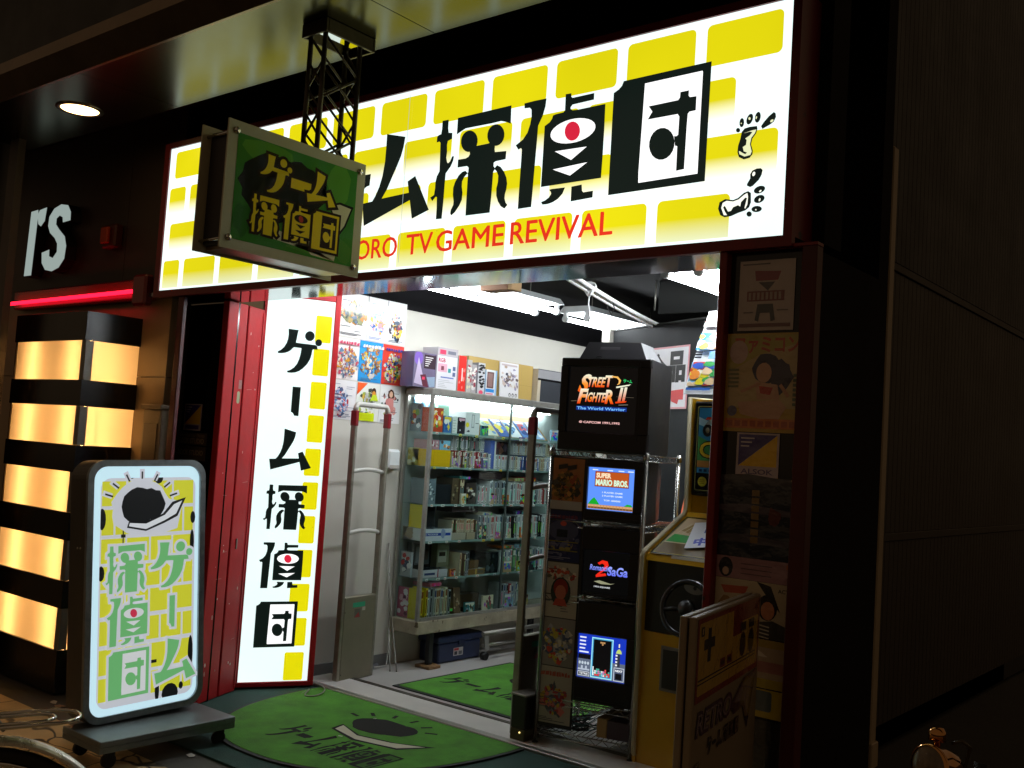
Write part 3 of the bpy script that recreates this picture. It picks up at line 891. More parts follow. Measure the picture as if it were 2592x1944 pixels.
for y in (-2.015, -1.395):
    for z in (2.222, 2.628):
        mb = MB()
        mb.lathe([(0, 0.012), (0.010, 0.011), (0.013, 0.007), (0.013, 0.0), (0.0, 0.0)], (-3.2, y, z), (1, 0, 0), 14)
        mb.tube((-3.39, y, z), (-3.2005, y, z), 0.006, n=8)
        mb.build('standoff_bolt', M_chrome, hs)
A = Art()
rng = random.Random(3)
A.rect(0.044, 0.040, 0.644, 0.443, '#3f9030')
for c_, (cx, cy, rx, ry) in (('#62aa38', (0.20, 0.40, 0.12, 0.05)), ('#62aa38', (0.55, 0.36, 0.06, 0.09)), ('#347c2c', (0.09, 0.12, 0.04, 0.06)), ('#50983a', (0.60, 0.09, 0.04, 0.05)), ('#50983a', (0.40, 0.07, 0.1, 0.02))):
    A.poly([(max(0.046, min(0.642, x)), max(0.042, min(0.441, y))) for x, y in blob(rng, cx, cy, rx, ry, 12, 0.2)], c_)
A.poly(blob(rng, 0.23, 0.27, 0.165, 0.135, 26, 0.10), '#10120e')
A.poly(blob(rng, 0.36, 0.30, 0.12, 0.10, 22, 0.10), '#10120e')
A.poly([(0.5, 0.27), (0.56, 0.295), (0.635, 0.29), (0.60, 0.2), (0.57, 0.16), (0.55, 0.2)], '#10120e')
A.poly([(0.51, 0.268), (0.56, 0.285), (0.622, 0.28), (0.59, 0.2), (0.57, 0.175)], '#ece6c6')
A.poly([(0.16, 0.13), (0.36, 0.10), (0.43, 0.05), (0.55, 0.046), (0.56, 0.09), (0.40, 0.12), (0.34, 0.07), (0.18, 0.08)], '#ece6c6')
GK, GY = '#2a150c', '#ffe21c'
A.glyph('ge', 0.155, 0.252, 0.304, 0.397, GY, out=GK, ow=0.012)
A.glyph('bar_h', 0.303, 0.294, 0.404, 0.334, GY, out=GK, ow=0.010)
A.glyph('mu', 0.384, 0.258, 0.536, 0.392, GY, out=GK, ow=0.012)
A.glyph('tan', 0.122, 0.084, 0.257, 0.232, GY, out=GK, ow=0.010)
A.glyph('tei', 0.276, 0.086, 0.411, 0.232, GY, GK, '#c8402c', out=GK, ow=0.010)
A.glyph('dan', 0.424, 0.076, 0.559, 0.232, GY, GK, out=GK, ow=0.010)
A.build('artwork', printed('sign_print', 0.6, spec=0.15), (-3.1988, -2.05, 2.181), (0, 1, 0), (0, 0, 1), hs)
MB().box(-3.1975, -3.1925, -2.046, -1.365, 2.185, 2.664, 0.001).build('cover_pane', M_glass, hs)

# ------------------------------------------------------------------ light tower of the neighbour
lt = thing('lamp_tower', 'square light tower of glowing amber panels and black bands at the street corner', 'light tower', (-5.88, -1.15, 0))
TX0, TX1, TY0, TY1 = -6.30, -5.46, -1.332, -0.93
M_band = pm('tower_black', '#0d0a09', 0.25, var=0.2)
M_opal = opal('amber_opal', '#fbeed6')
lit = [(1.739, 1.965), (1.371, 1.591), (0.994, 1.22), (0.616, 0.84), (0.235, 0.465)]
ed = [0.0] + [v for p in reversed(lit) for v in p] + [2.13]
for k in range(0, len(ed), 2):
    mb = MB()
    z0, z1 = ed[k], ed[k+1]
    mb.box(TX0-0.006, TX1+0.008, TY0-0.008, TY0+0.004, z0, z1)
    mb.box(TX1-0.004, TX1+0.008, TY0+0.0045, -0.913, z0, z1)
    if k in (0, 10):
        mb.box(TX0+0.007, TX1-0.005, TY0+0.005, TY1, z0+0.002 if k == 0 else z1-0.006, z0+0.01 if k == 0 else z1-0.001)
    mb.build('black_band', M_band, lt)
for z0, z1 in lit:
    MB().face([(TX0+0.0065, TY0+0.006, z0-0.012), (TX1-0.04, TY0+0.006, z0-0.012), (TX1-0.04, TY0+0.006, z1+0.012), (TX0+0.0065, TY0+0.006, z1+0.012)]).build('light_panel', M_opal, lt)
    MB().face([(TX1-0.006, TY0+0.04, z0-0.012), (TX1-0.006, -0.96, z0-0.012), (TX1-0.006, -0.96, z1+0.012), (TX1-0.006, TY0+0.04, z1+0.012)]).build('light_panel', M_opal, lt)
    MB().box(TX1-0.049, TX1-0.0005, TY0+0.0005, TY0+0.049, z0+.0005, z1-.0005, 0.002).build('corner_post', M_alud, lt)
    MB().box(TX1-0.005, TX1-0.0005, -0.974, -0.945, z0+.0005, z1-.0005).build('end_post', M_alud, lt)
    MB().box(TX0-0.002, TX0+0.011, TY0-0.002, TY0+0.0055, z0+.0005, z1-.0005).build('end_post', pm('bronze_ring', '#6b6258'), lt)
MB().box(TX0-0.006, TX0+0.006, TY0+0.0062, TY1, 0.0, 2.13).build('end_panel', M_band, lt)
MB().box(TX0+0.008, TX1-0.012, TY1-0.004, TY1+0.006, 0.01, 2.12).build('back_board', pm('tower_inner', '#d8c9a8', 0.7), lt)
for x, y in ((-6.08, -1.23), (-5.60, -1.22)):
    MB().tube((x, y, 0.08), (x, y, 2.05), 0.014, n=10).build('lamp_tube', emit('amber_tube', '#ffc37a', 27.0), lt)

# letters, neon, alarm on the neighbour's wall
ls = thing('letter_sign', "white channel letters ending in I'S on the brown wall where it is coloured as unlit", 'letter sign', (-6.9, -1.0, 2.5))
M_let = emit('letter_face', '#b9cbc6', 0.62)
M_ret = pm('letter_return', '#171c1b', 0.4)
def letter(poly, name='letter'):
    mb = MB()
    mb.prism(poly, (-6.855, -1.003, 2.452), (1, 0, 0), (0, 0, 1), 0.07)
    o = mb.build(name, M_ret, ls)
    q = MB(); q.prism(offset(poly, -0.004), (-6.855, -1.0735, 2.452), (1, 0, 0), (0, 0, 1), 0.002)
    q.build('face', M_let, o)
letter([(0.0, 0.0), (0.105, 0.0), (0.122, 0.39), (0.135, 0.345), (0.175, 0.325), (0.225, 0.36), (0.24, 0.455), (0.14, 0.445), (0.125, 0.425), (0.118, 0.45), (0.02, 0.445)])
sc_ = [(0.57, 0.33), (0.565, 0.39), (0.52, 0.44), (0.43, 0.455), (0.34, 0.435), (0.28, 0.385), (0.275, 0.32), (0.31, 0.27), (0.38, 0.23), (0.42, 0.19), (0.425, 0.14), (0.38, 0.105), (0.33, 0.12), (0.325, 0.165),
       (0.22, 0.15), (0.235, 0.075), (0.29, 0.025), (0.38, 0.01), (0.47, 0.03), (0.535, 0.085), (0.545, 0.17), (0.515, 0.235), (0.43, 0.29), (0.385, 0.325), (0.385, 0.36), (0.42, 0.375), (0.46, 0.36), (0.47, 0.325)]
letter(sc_)
ne = thing('neon_light', 'red neon tube in a red trough above the striped lamp tower', 'neon light', (-6.3, -1.06, 2.28))
MB().tube((-6.95, -1.10, 2.268), (-5.43, -1.10, 2.278), 0.012, n=10).build('tube', emit('neon_red', '#ff1430', 4.0), ne)
MB().box(-7.0, -5.30, -1.06, -1.002, 2.235, 2.36, 0.01).build('trough', pm('red_trough', '#7a1016', 0.35, coat=0.4), ne)
MB().box(-5.40, -5.26, -1.12, -1.0605, 2.19, 2.37, 0.015).build('end_box', pm('red_trough', '#7a1016'), ne)
al = thing('alarm_lamp', 'small orange alarm lamp on the brown wall right of the white letters', 'alarm lamp', (-5.83, -1.0, 2.58))
MB().box(-5.905, -5.75, -1.06, -1.002, 2.575, 2.72, 0.01).build('housing', pm('alarm_red', '#4a1d14', 0.4), al)
MB().box(-5.88, -5.80, -1.085, -1.061, 2.60, 2.70, 0.012).build('lens', pm('alarm_orange', '#b0411c', 0.25), al)
# ------------------------------------------------------------------ printed things
def poster(seed, w, h, bg, pal, n=36, cl=(0.5, 0.5, 0.42, 0.32), size=0.10, title=None, tcol='#c02030', foot=True, frame=None, lines=0, lcol='#555560'):
    r = random.Random(seed)
    A = Art()
    A.rect(0, 0, w, h, bg)
    if frame:
        A.rect(w*0.03, h*0.03, w*0.97, h*0.97, frame)
    n = int(n*1.7)
    for k in range(n):
        a = r.uniform(0, 6.283); q = math.sqrt(r.random())
        cx = w*(cl[0]+cl[2]*q*math.cos(a)); cy = h*(cl[1]+cl[3]*q*math.sin(a))
        s = size*(1.5-1.1*k/n)
        rx = w*s*r.uniform(0.35, 1.0); ry = w*s*r.uniform(0.35, 1.0)
        P = blob(r, cx, cy, rx, ry, r.choice((4, 5, 7, 9)), 0.35)
        A.poly([(min(max(x, w*0.02), w*0.98), min(max(y, h*0.02), h*0.98)) for x, y in P], r.choice(pal))
    if title:
        t0 = h*0.83
        k = 0; x = w*0.1
        while x < w*0.88:
            ww = w*r.uniform(0.05, 0.12)
            A.poly([(x, t0+h*r.uniform(0, .02)), (x+ww, t0+h*r.uniform(0, .03)), (x+ww*r.uniform(.8, 1.1), t0+h*r.uniform(.07, .1)), (x+ww*.1, t0+h*r.uniform(.06, .1))], tcol)
            x += ww*1.15
    if foot:
        for k in range(2):
            A.rect(w*0.08, h*(0.045+0.03*k), w*r.uniform(0.5, 0.92), h*(0.057+0.03*k), lcol)
    for k in range(lines):
        x0 = w*r.choice((0.07, 0.55)); y0 = h*r.uniform(0.1, 0.9)
        A.rect(x0, y0, x0+w*r.uniform(0.15, 0.36), y0+h*0.011, lcol)
    return A
WP = [  # y0, y1, z0, z1, poster, label
 (0.075, 0.325, 2.165, 2.455, poster(11, .25, .29, '#f3f0ea', ['#4c5a3e', '#2f3a33', '#8b8a58', '#b99b4e', '#5c6f86', '#d88a2c'], 46, (.5, .55, .44, .22), .13, lines=6), 'poster of a green jeep scene with orange band, top left of the wall posters'),
 (0.33, 0.505, 2.165, 2.455, poster(12, .175, .29, '#f4f3f2', ['#2f9bd8', '#e8a8b4', '#f4b93c', '#cfd6ea', '#2e6cc0', '#f3c9cc'], 26, (.55, .45, .36, .3), .13, lines=5, lcol='#7c86b8'), 'mostly white poster with small blue and yellow picture, top row of the wall'),
 (0.51, 0.683, 2.165, 2.455, poster(13, .173, .29, '#f2f2f3', ['#2d4a68', '#e07a2a', '#8c2c52', '#dfe8f0', '#3a3038', '#f0d060'], 30, (.45, .42, .36, .3), .13, lines=4), 'white poster with orange and navy picture, top right of the wall posters'),
 (0.07, 0.275, 1.888, 2.158, poster(14, .205, .27, '#f3ece9', ['#b84858', '#7d93b0', '#e8a040', '#d8c8c0', '#8c5c6c', '#5f7f9a', '#efe3d0', '#c89030'], 110, (.5, .4, .44, .36), .085, title=1, tcol='#c8506a', foot=False), 'poster crowded with tiny pink and grey figures on the wall'),
 (0.278, 0.485, 1.888, 2.158, poster(15, .207, .27, '#2a8fd0', ['#c98a3a', '#d8d6d4', '#7c5c44', '#4fb0e4', '#e8c44a', '#f0e0c0', '#1f6ab0', '#9a6a50'], 70, (.5, .5, .42, .36), .10, title=1, tcol='#f6f0ee', frame='#2f98d8'), 'sky blue poster with orange flying machine shape on the wall'),
 (0.488, 0.683, 1.888, 2.158, poster(16, .195, .27, '#d8382c', ['#eecb3a', '#d3d8c6', '#3f6aa8', '#6aa048', '#b83a78', '#efe8dc', '#28344a', '#e89a30'], 90, (.5, .42, .42, .36), .09, title=1, tcol='#3c3c8c', frame='#dd4434'), 'red bordered poster crowded with small colourful figures on the wall'),
 (0.07, 0.275, 1.628, 1.882, poster(17, .205, .254, '#eceaea', ['#5d86b8', '#8fa9cc', '#b83a44', '#d9dfe8', '#4b5878', '#e4c8c8'], 44, (.36, .45, .30, .34), .10, lines=22, lcol='#5a6080'), 'pale blue catalogue poster with columns of text, lower left of the wall posters'),
 (0.278, 0.485, 1.628, 1.882, poster(18, .207, .254, '#f2f3ea', ['#c4d838', '#8fa85a', '#e8eee0', '#3d4a3c', '#a8bc4c', '#dcb848'], 22, (.5, .5, .42, .4), .09, lines=6), 'white poster with lime green gadgets and orange corner, lower middle of the wall'),
 (0.488, 0.683, 1.628, 1.882, poster(19, .195, .254, '#f1f1f0', ['#e5a8a0', '#7c8a7c', '#4a4f50', '#b7c98c', '#d98f88', '#5a3a30'], 20, (.5, .5, .4, .36), .10, lines=6), 'white poster with pink figure and grey watches, lower right of the wall posters'),
]
for (y0, y1, z0, z1, A, lb) in WP:
    if 'lime' in lb:
        A.poly([(0.002, .252), (0.002, .17), (0.09, .252)], '#ea5a22')
        A.rect(0.02, 0.002, 0.165, 0.055, '#d8e81e')
        for k in range(6):
            A.line(0.06+k*.008, 0.10, 0.075+k*.012, 0.19, 0.003, '#55606a')
        A.poly(ellp(0.15, 0.20, .02, .026, 12), '#3a2d24'); A.poly(ellp(0.15, 0.185, .017, .02, 12), '#e29a3c'); A.poly([(0.12, 0.14), (0.19, 0.14), (0.175, 0.18), (0.14, 0.18)], '#c8dc2c')
    if 'pink figure' in lb:
        A.poly(ellp(0.10, 0.19, .03, .04, 14), '#4a2c22'); A.poly([(0.07, 0.08), (0.13, 0.08), (0.125, 0.17), (0.08, 0.17)], '#e2938c'); A.poly(ellp(0.10, 0.195, .017, .022, 12), '#e9b99c')
    p = A.build('poster', M_gloss, (-4.9668, y0, z0), (0, 1, 0), (0, 0, 1), loc=(-4.9668, (y0+y1)/2, z0), back=0.0015)
    tag(p, lb, 'poster', 'posters on the white wall')

# white dispenser on the wall
dsp = thing('wall_dispenser', 'white rounded dispenser box fixed to the white wall behind the near gate', 'dispenser', (-4.93, 0.6, 1.31))
MB().box(-4.969, -4.89, 0.535, 0.655, 1.315, 1.455, 0.02).build('body', pm('white_plastic', '#e6ebea', 0.3), dsp)
MB().box(-4.8895, -4.885, 0.55, 0.64, 1.325, 1.35, 0.002).build('lever', M_greyplastic, dsp)

# ------------------------------------------------------------------ fluorescent fittings
M_tube = emit('fluorescent', '#f3faff', 33.0)
M_tube3 = emit('fluorescent_bright', '#f3faff', 84.0)
M_fit = pm('white_enamel', '#dfe3e4', 0.35)
def fitting(lb, xc, y0, y1, z, mt):
    t = thing('ceiling_light', lb, 'ceiling light', (xc, (y0+y1)/2, z))
    MB().prism([(-0.15, 0.0), (0.15, 0.0), (0.11, 0.045), (-0.11, 0.045)], (xc, y1, z), (1, 0, 0), (0, 0, 1), y1-y0).build('housing', M_fit, t)
    for dx in (-0.095, 0.095):
        MB().tube((xc+dx, y0+0.03, z-0.045), (xc+dx, y1-0.03, z-0.045), 0.016, n=12).build('tube', mt, t)
        for y in (y0+0.012, y1-0.012):
            MB().tube((xc+dx, y-0.012, z-0.045), (xc+dx, y+0.012, z-0.045), 0.024, n=14).build('lamp_holder', M_fit, t)
            MB().box(xc+dx-0.014, xc+dx+0.014, y-0.01, y+0.01, z-0.04, z+0.001).build('bracket', M_fit, t)
    for y in (y0+0.2, y1-0.2):
        MB().tube((xc, y, z+0.045), (xc, y, 2.70), 0.004, n=6).build('hanger', M_alud, t)
    return t
fitting('double fluorescent ceiling light with cardboard box hung on it, nearest the poster wall', -4.27, -0.62, 1.36, 2.52, M_tube)
fitting('double fluorescent ceiling light above the black partition, farthest from the door', -4.24, 1.66, 2.88, 2.52, M_tube)
fitting('double fluorescent ceiling light above the arcade machine at the right of the doorway', -2.58, 0.25, 1.58, 2.50, M_tube3)
cb = thing('cardboard_box', 'small brown cardboard box lying across the nearest ceiling light', 'box', (-3.95, 0.42, 2.46))
MB().box(-4.08, -3.86, 0.42, 0.52, 2.462, 2.515, 0.003).build('carton', pm('brown_card', '#9a6f52', 0.7), cb)
MB().box(-3.859, -3.83, 0.42, 0.52, 2.462, 2.515, 0.003).build('flap', pm('pale_card', '#d3ad7d', 0.7), cb)
# white corrugated conduit tied under the ceiling
cd = thing('conduit', 'pair of white corrugated conduits slung diagonally under the black ceiling', 'conduit', (-3.75, 1.3, 2.5))
def corr(a, b, name):
    a = Vector(a); b = Vector(b); n = 150
    pts = [a.lerp(b, i/n) - Vector((0, 0, 0.012*math.sin(math.pi*i/n))) for i in range(n+1)]
    rs = [0.0135 if i % 2 else 0.0105 for i in range(n+1)]
    mb = MB()
    mb.path(pts, rs, 10) if False else None
    V = []
    t = (b-a).normalized(); u = t.cross(Vector((0, 0, 1))).normalized(); v = t.cross(u)
    rings = []
    for i, p in enumerate(pts):
        ring = []
        for k in range(10):
            an = 2*math.pi*k/10
            ring.append(len(mb.V)); mb.V.append(p + (u*math.cos(an)+v*math.sin(an))*rs[i])
        rings.append(ring)
    for i in range(n):
        for k in range(10):
            mb.F.append((rings[i][k], rings[i][(k+1) % 10], rings[i+1][(k+1) % 10], rings[i+1][k])); mb.sm.append(True); mb.mi.append(0)
    mb.build(name, pm('white_conduit', '#f6f7f7', 0.5), cd)
corr((-3.10, -0.06, 2.42), (-3.67, 1.80, 2.42), 'pipe')
corr((-3.065, -0.05, 2.43), (-3.635, 1.81, 2.43), 'pipe')
kn = MB(); kn.path([(-3.215+0.03*math.cos(t), 0.36+0.02*math.sin(2*t), 2.42+0.035*math.sin(t)) for t in [k*0.5 for k in range(13)]], 0.010, 6, closed=True)
kn.build('knot', pm('white_conduit', '#e4e6e6'), cd)
kn = MB()
kn.path([(-3.215, 0.36, 2.41), (-3.22, 0.365, 2.34), (-3.215, 0.37, 2.27)], 0.004, 6)

kn.build('tie', pm('white_conduit', '#e4e6e6'), cd)
kn = MB(); kn.path([(-3.345, 0.75, 2.44), (-3.36, 0.76, 2.38), (-3.335, 0.77, 2.34), (-3.31, 0.76, 2.38), (-3.33, 0.75, 2.44)], 0.003, 6)
kn.build('tie', M_black, cd)

# black drop panel, partition with notice, white post
pn = thing('ceiling_panel', 'dark grey board hanging below the black ceiling behind the right light', 'panel', (-2.8, 1.63, 2.47))
MB().box(-3.53, -2.0, 1.62, 1.65, 2.477, 2.699, 0.003).build('board', pm('charcoal_board', '#222322', 0.7, var=0.1, spec=0.2), pn)
MB().tube((-3.55, 1.61, 2.50), (-3.55, 1.61, 2.70), 0.006, n=6).build('rod', M_alud, pn)
pt = thing('partition', 'black board partition across the back of the shop behind the televisions', 'partition', (-3.6, 1.8, 0))
PD = Vector((-0.907, 0.42, 0)); PN = Vector((-0.42, -0.907, 0)); P0 = Vector((-2.75, 1.345, 0))
mb = MB(); mb.obox(P0 + PD*0.75 - PN*0.012 + Vector((0, 0, 1.21)), PD*0.75, PN*0.012, (0, 0, 1.205), 0.002)
mb.build('board', pm('black_board', '#17181a', 0.6, var=0.2, spec=0.2), pt)
mb = MB(); mb.obox(P0 + PD*0.75 - PN*0.012 + Vector((0, 0, 2.422)), PD*0.75, PN*0.018, (0, 0, 0.006), 0.002)
mb.build('cap_strip', M_black, pt)
wp = thing('white_post', 'white square post at the left end of the black partition', 'post', (-4.25, 2.05, 0))
mb = MB(); q = P0 + PD*1.565
mb.obox(q + Vector((0, 0, 1.22)), PD*0.055, PN*0.03, (0, 0, 1.22), 0.004); mb.build('post', M_white, wp)
A = Art(); A.rect(0, 0, 0.488, 0.42, '#d89aa0'); A.rect(0.012, 0.012, 0.476, 0.408, '#e4e2e6')
A.text('全', 0.03, 0.19, 0.23, 0.38, '#15161a', 0.035); A.text('品', 0.245, 0.175, 0.455, 0.385, '#15161a', 0.05)
A.poly([(0.30, 0.12), (0.45, 0.13), (0.45, 0.06), (0.40, 0.06), (0.39, 0.03), (0.32, 0.05)], '#c83a3c')
A.rect(0.05, 0.04, 0.26, 0.13, '#c83a3c')
nb_ = A.build('notice', M_print, Vector((-3.692, 1.788, 1.84)) + PN*0.012, -PD, (0.02, 0, 1), loc=(-3.47, 1.66, 1.84), back=0.004)
tag(nb_, 'white notice with bold black characters pinned to the black partition', 'notice')

# ------------------------------------------------------------------ anti-theft gates
def gate(lb, x, y0, y1, dx):
    g = thing('security_gate', lb, 'security gate', (x, (y0+y1)/2, 0), 0, 'anti-theft gates either side of the doorway')
    M_g = pm('gate_metal', '#8f8a7c', 0.4, metal=0.3, var=0.25, scale=14)
    for k, (y, xx) in enumerate(((y0, x), (y1, x+dx))):
        MB().box(xx-0.022, xx+0.022, y-0.012, y+0.012, 0.002, 1.60, 0.004).build('post', M_g, g)
        MB().box(xx-0.025, xx+0.025, y-0.0145, y+0.0145, 1.588, 1.685, 0.004).build('sleeve', pm('gate_red', '#7e1420', 0.4), g)
    pts = []
    for t in range(0, 13):
        a = math.pi*t/12
        c = -math.cos(a)
        f = (c+1)/2
        pts.append((x+dx*f, y0+(y1-y0)*f, 1.685 + 0.042*min(1, 2.2*math.sin(a))))
    M_w = pm('gate_white', '#c9c6be', 0.4)
    MB().path(pts, 0.017, 10).build('hoop', M_w, g)
    for z in (1.30, 0.915):
        MB().path([(x+dx*f, y0+(y1-y0)*f, z + 0.018*math.sin(math.pi*f)) for f in [k/8 for k in range(9)]], 0.013, 8).build('crossbar', M_w, g)
    mb = MB()
    q = Vector((x+dx/2, (y0+y1)/2, 0.262)); d_ = Vector((dx, y1-y0, 0))
    n_ = Vector((d_.y, -d_.x, 0)).normalized()
    mb.obox(q, d_/2 - d_.normalized()*0.013, n_*0.02, (0, 0, 0.26), 0.004)
    mb.build('base_panel', pm('gate_panel', '#7d7662', 0.45, metal=0.2, var=0.15, scale=5), g)
    for nm, f in (('green_label', lambda A: A.rect(0.09, 0.455, 0.21, 0.485, '#2f9a74')),
                  ('warning_label', lambda A: (A.rect(0.11, 0.39, 0.17, 0.445, '#59544a'), A.poly([(0.112, 0.392), (0.165, 0.392), (0.15, 0.425)], '#9c2a2a'))),
                  ('white_label', lambda A: A.rect(0.185, 0.43, 0.215, 0.452, '#b9b0a4')),
                  ('screw', lambda A: A.poly(ellp(0.02, 0.43, .005, .005, 8), '#1c1a16')), ('screw', lambda A: A.poly(ellp(0.02, 0.05, .005, .005, 8), '#1c1a16'))):
        A = Art(); f(A); A.build(nm, M_print, Vector((x+dx/2, (y0+y1)/2, 0)) - d_/2 + n_*0.0208, d_, (0, 0, 1), g)
    return g
gate('grey anti-theft gate with red sleeves standing against the white poster wall', -4.752, 0.085, 0.41, -0.045)
gate('grey anti-theft gate with red sleeves standing beside the television rack', -3.335, 0.08, 0.41, -0.02)

# ------------------------------------------------------------------ glass display case
CX0, CX1, CY0, CY1 = -4.962, -4.70, 0.72, 3.2
dc = thing('display_case', 'long glass display cabinet full of games along the white wall', 'display case', (-4.83, 1.96, 0))
M_case = pm('case_alu', '#a3a199', 0.4, metal=0.5, var=0.25, scale=12)
M_caseb = pm('case_base', '#a59c86', 0.55, var=0.35, scale=8, wear=('#4a3a22', 20, 0.66))
for x in (CX0+0.014, CX1-0.014):
    for y in (CY0+0.014, CY1-0.014):
        MB().box(x-0.013, x+0.013, y-0.013, y+0.013, 0.325, 1.835, 0.002).build('corner_post', M_case, dc)
MB().box(CX0, CX1, CY0, CY1, 0.235, 0.325, 0.006).build('base', M_caseb, dc)
MB().box(CX0-0.0, CX1+0.004, CY0-0.004, CY1, 1.835, 1.885, 0.006).build('top_rail', M_case, dc)
MB().box(CX1-0.022, CX1-0.001, CY0+0.03, CY1-0.03, 0.3255, 0.345).build('runner', M_case, dc)
MB().box(CX0+0.002, CX0+0.006, CY0+0.03, CY1-0.03, 0.33, 1.83).build('back_board', pm('case_back', '#b9c4c2', 0.35), dc)
M_shelf = glass('shelf_glass', (0.93, 0.98, 0.97))
LV = [0.327, 0.60, 0.85, 1.10, 1.355, 1.59]
for z in LV[1:]:
    MB().box(CX0+0.012, CX1-0.03, CY0+0.03, CY1-0.03, z-0.007, z-0.0005).build('shelf', M_shelf, dc)
    MB().box(CX1-0.0295, CX1-0.026, CY0+0.03, CY1-0.03, z-0.012, z+0.001).build('shelf_edge', pm('green_glass_edge', '#86a29c', 0.2), dc)
for y0, y1, x in ((CY0+0.03, 1.60, CX1-0.012), (1.565, CY1-0.03, CX1-0.007)):
    MB().box(x-0.002, x+0.002, y0, y1, 0.346, 1.834).build('sliding_pane', M_caseglass, dc)
MB().box(CX0+0.03, CX1-0.03, CY0+0.012, CY0+0.016, 0.326, 1.834).build('end_pane', M_caseglass, dc)
MB().box(CX1-0.016, CX1-0.004, 1.574, 1.586, 0.346, 1.834).build('pane_seam', pm('seam', '#3d4644', 0.3), dc)
MB().tube((-4.90, CY0+0.05, 1.815), (-4.90, 2.3, 1.815), 0.012, n=10).build('case_lamp', emit('case_tube', '#f3fbff', 36.0), dc)
for y in (0.89, 2.0, 3.0):
    MB().box(-4.75, -4.715, y-0.018, y+0.018, 0.022, 0.235).build('leg', M_dark, dc)
    MB().box(-4.80, -4.67, y-0.06, y+0.06, 0.001, 0.0215, 0.003).build('foot_block', pm('wood_block', '#7a5a36', 0.6, var=0.2), dc)

def pbox(name, lb, cat, x0, x1, y0, y1, z0, z1, front, side=None, top=None, deco=None, seed=0, group=None, mat=None, rz=0.0, tilt=0.0):
    """painted carton: front faces +x; deco draws on the front, in its own width x height"""
    side = side or front; top = top or side
    w, h, d = y1-y0, z1-z0, x1-x0
    V = []; F = []; C = []
    def add(pts, c):
        b = len(V); V.extend(Vector(p) for p in pts); F.append(tuple(range(b, b+len(pts)))); C.append([H(c)]*len(pts) if isinstance(c, str) else c)
    X0, X1, Y0, Y1 = -d/2, d/2, -w/2, w/2
    add([(X1, Y0, 0), (X1, Y1, 0), (X1, Y1, h), (X1, Y0, h)], front)
    add([(X0, Y0, 0), (X1, Y0, 0), (X1, Y0, h), (X0, Y0, h)], side)
    add([(X1, Y1, 0), (X0, Y1, 0), (X0, Y1, h), (X1, Y1, h)], side)
    add([(X0, Y1, 0), (X0, Y0, 0), (X0, Y0, h), (X0, Y1, h)], side)
    add([(X0, Y0, h), (X1, Y0, h), (X1, Y1, h), (X0, Y1, h)], top)
    add([(X0, Y1, 0), (X1, Y1, 0), (X1, Y0, 0), (X0, Y0, 0)], side)
    A = Art(); r = random.Random(seed)
    if deco:
        deco(A, w, h, r)
        for k, e in enumerate(A.E):
            for pts, cols in e:
                ar = sum(pts[i][0]*pts[(i+1) % len(pts)][1]-pts[(i+1) % len(pts)][0]*pts[i][1] for i in range(len(pts)))
                if ar < 0: pts = pts[::-1]; cols = cols[::-1]
                add([(X1+0.0004+k*8e-5, Y0+min(max(x, 0), w), min(max(y, 0), h)) for x, y in pts], cols)
    if tilt:
        Rm = Matrix.Rotation(tilt, 4, 'Y')
        V = [Rm @ v for v in V]
    o = mesh_out(name, V, F, [False]*len(F), [0]*len(F), C, mat or M_gloss, None, ((x0+x1)/2, (y0+y1)/2, z0), True)
    o.rotation_euler = (0, 0, rz)
    return tag(o, lb, cat, group)
def d_art(pal, n=14, s=0.16, bar=None):
    def f(A, w, h, r):
        for k in range(n):
            A.poly(blob(r, w*r.uniform(.12, .88), h*r.uniform(.15, .85), w*s*r.uniform(.4, 1), w*s*r.uniform(.4, 1), r.choice((4, 6, 8)), .3), r.choice(pal))
        if bar:
            A.rect(w*.06, h*.80, w*.94, h*.95, bar)
    return f
def d_lines(col, n=6, block=None):
    def f(A, w, h, r):
        if block:
            A.rect(w*.1, h*.35, w*.6, h*.75, block)
        for k in range(n):
            y = h*(0.12+0.8*k/n)
            A.rect(w*.08, y, w*r.uniform(.4, .9), y+h*.03, col)
    return f

# upright game cases: one mesh per look, copied along the shelves
CASES = [('white', '#d9dbd8', '#a8343c'), ('pale grey', '#b4b9b8', '#3d4f78'), ('black', '#26282a', '#b9b9b9'), ('clear white', '#dfe4e4', '#6f7f8c'), ('navy', '#2d4270', '#d9d2c0'),
         ('cream', '#d3ccb0', '#8a5a34'), ('red', '#a4383a', '#e4dccf'), ('green', '#4c7a5c', '#dfe0d4'), ('silver', '#9ba1a4', '#22262c'), ('blue', '#4468b4', '#e6e8ee'), ('yellow', '#d8c828', '#8a4a20'), ('brown', '#6b5340', '#d6c6a4')]
PROTO = {}
def case_mesh(ci, hh, tt):
    k = (ci, hh, tt)
    if k in PROTO:
        return PROTO[k]
    nm, c1, c2 = CASES[ci]
    def f(A, w, h, r):
        A.rect(w*.1, h*.72, w*.9, h*.94, c2)
        A.rect(w*.28, h*.2, w*.72, h*.66, c2 if r.random() < .4 else '#%02x%02x%02x' % tuple(r.randrange(60, 220) for _ in range(3)))
        A.rect(w*.2, h*.06, w*.8, h*.13, '#55585c')
    o = pbox('game_case', None, None, 0, 0.13, 0, tt, 0, hh, c1, c1, c1, f, ci*7+int(hh*100))
    PROTO[k] = o.data
    bpy.data.objects.remove(o)
    return PROTO[k]
NAMES = {0: 'lowest', 1: 'second lowest', 2: 'third lowest', 3: 'fourth lowest', 4: 'second highest', 5: 'highest'}
ncase = [0]
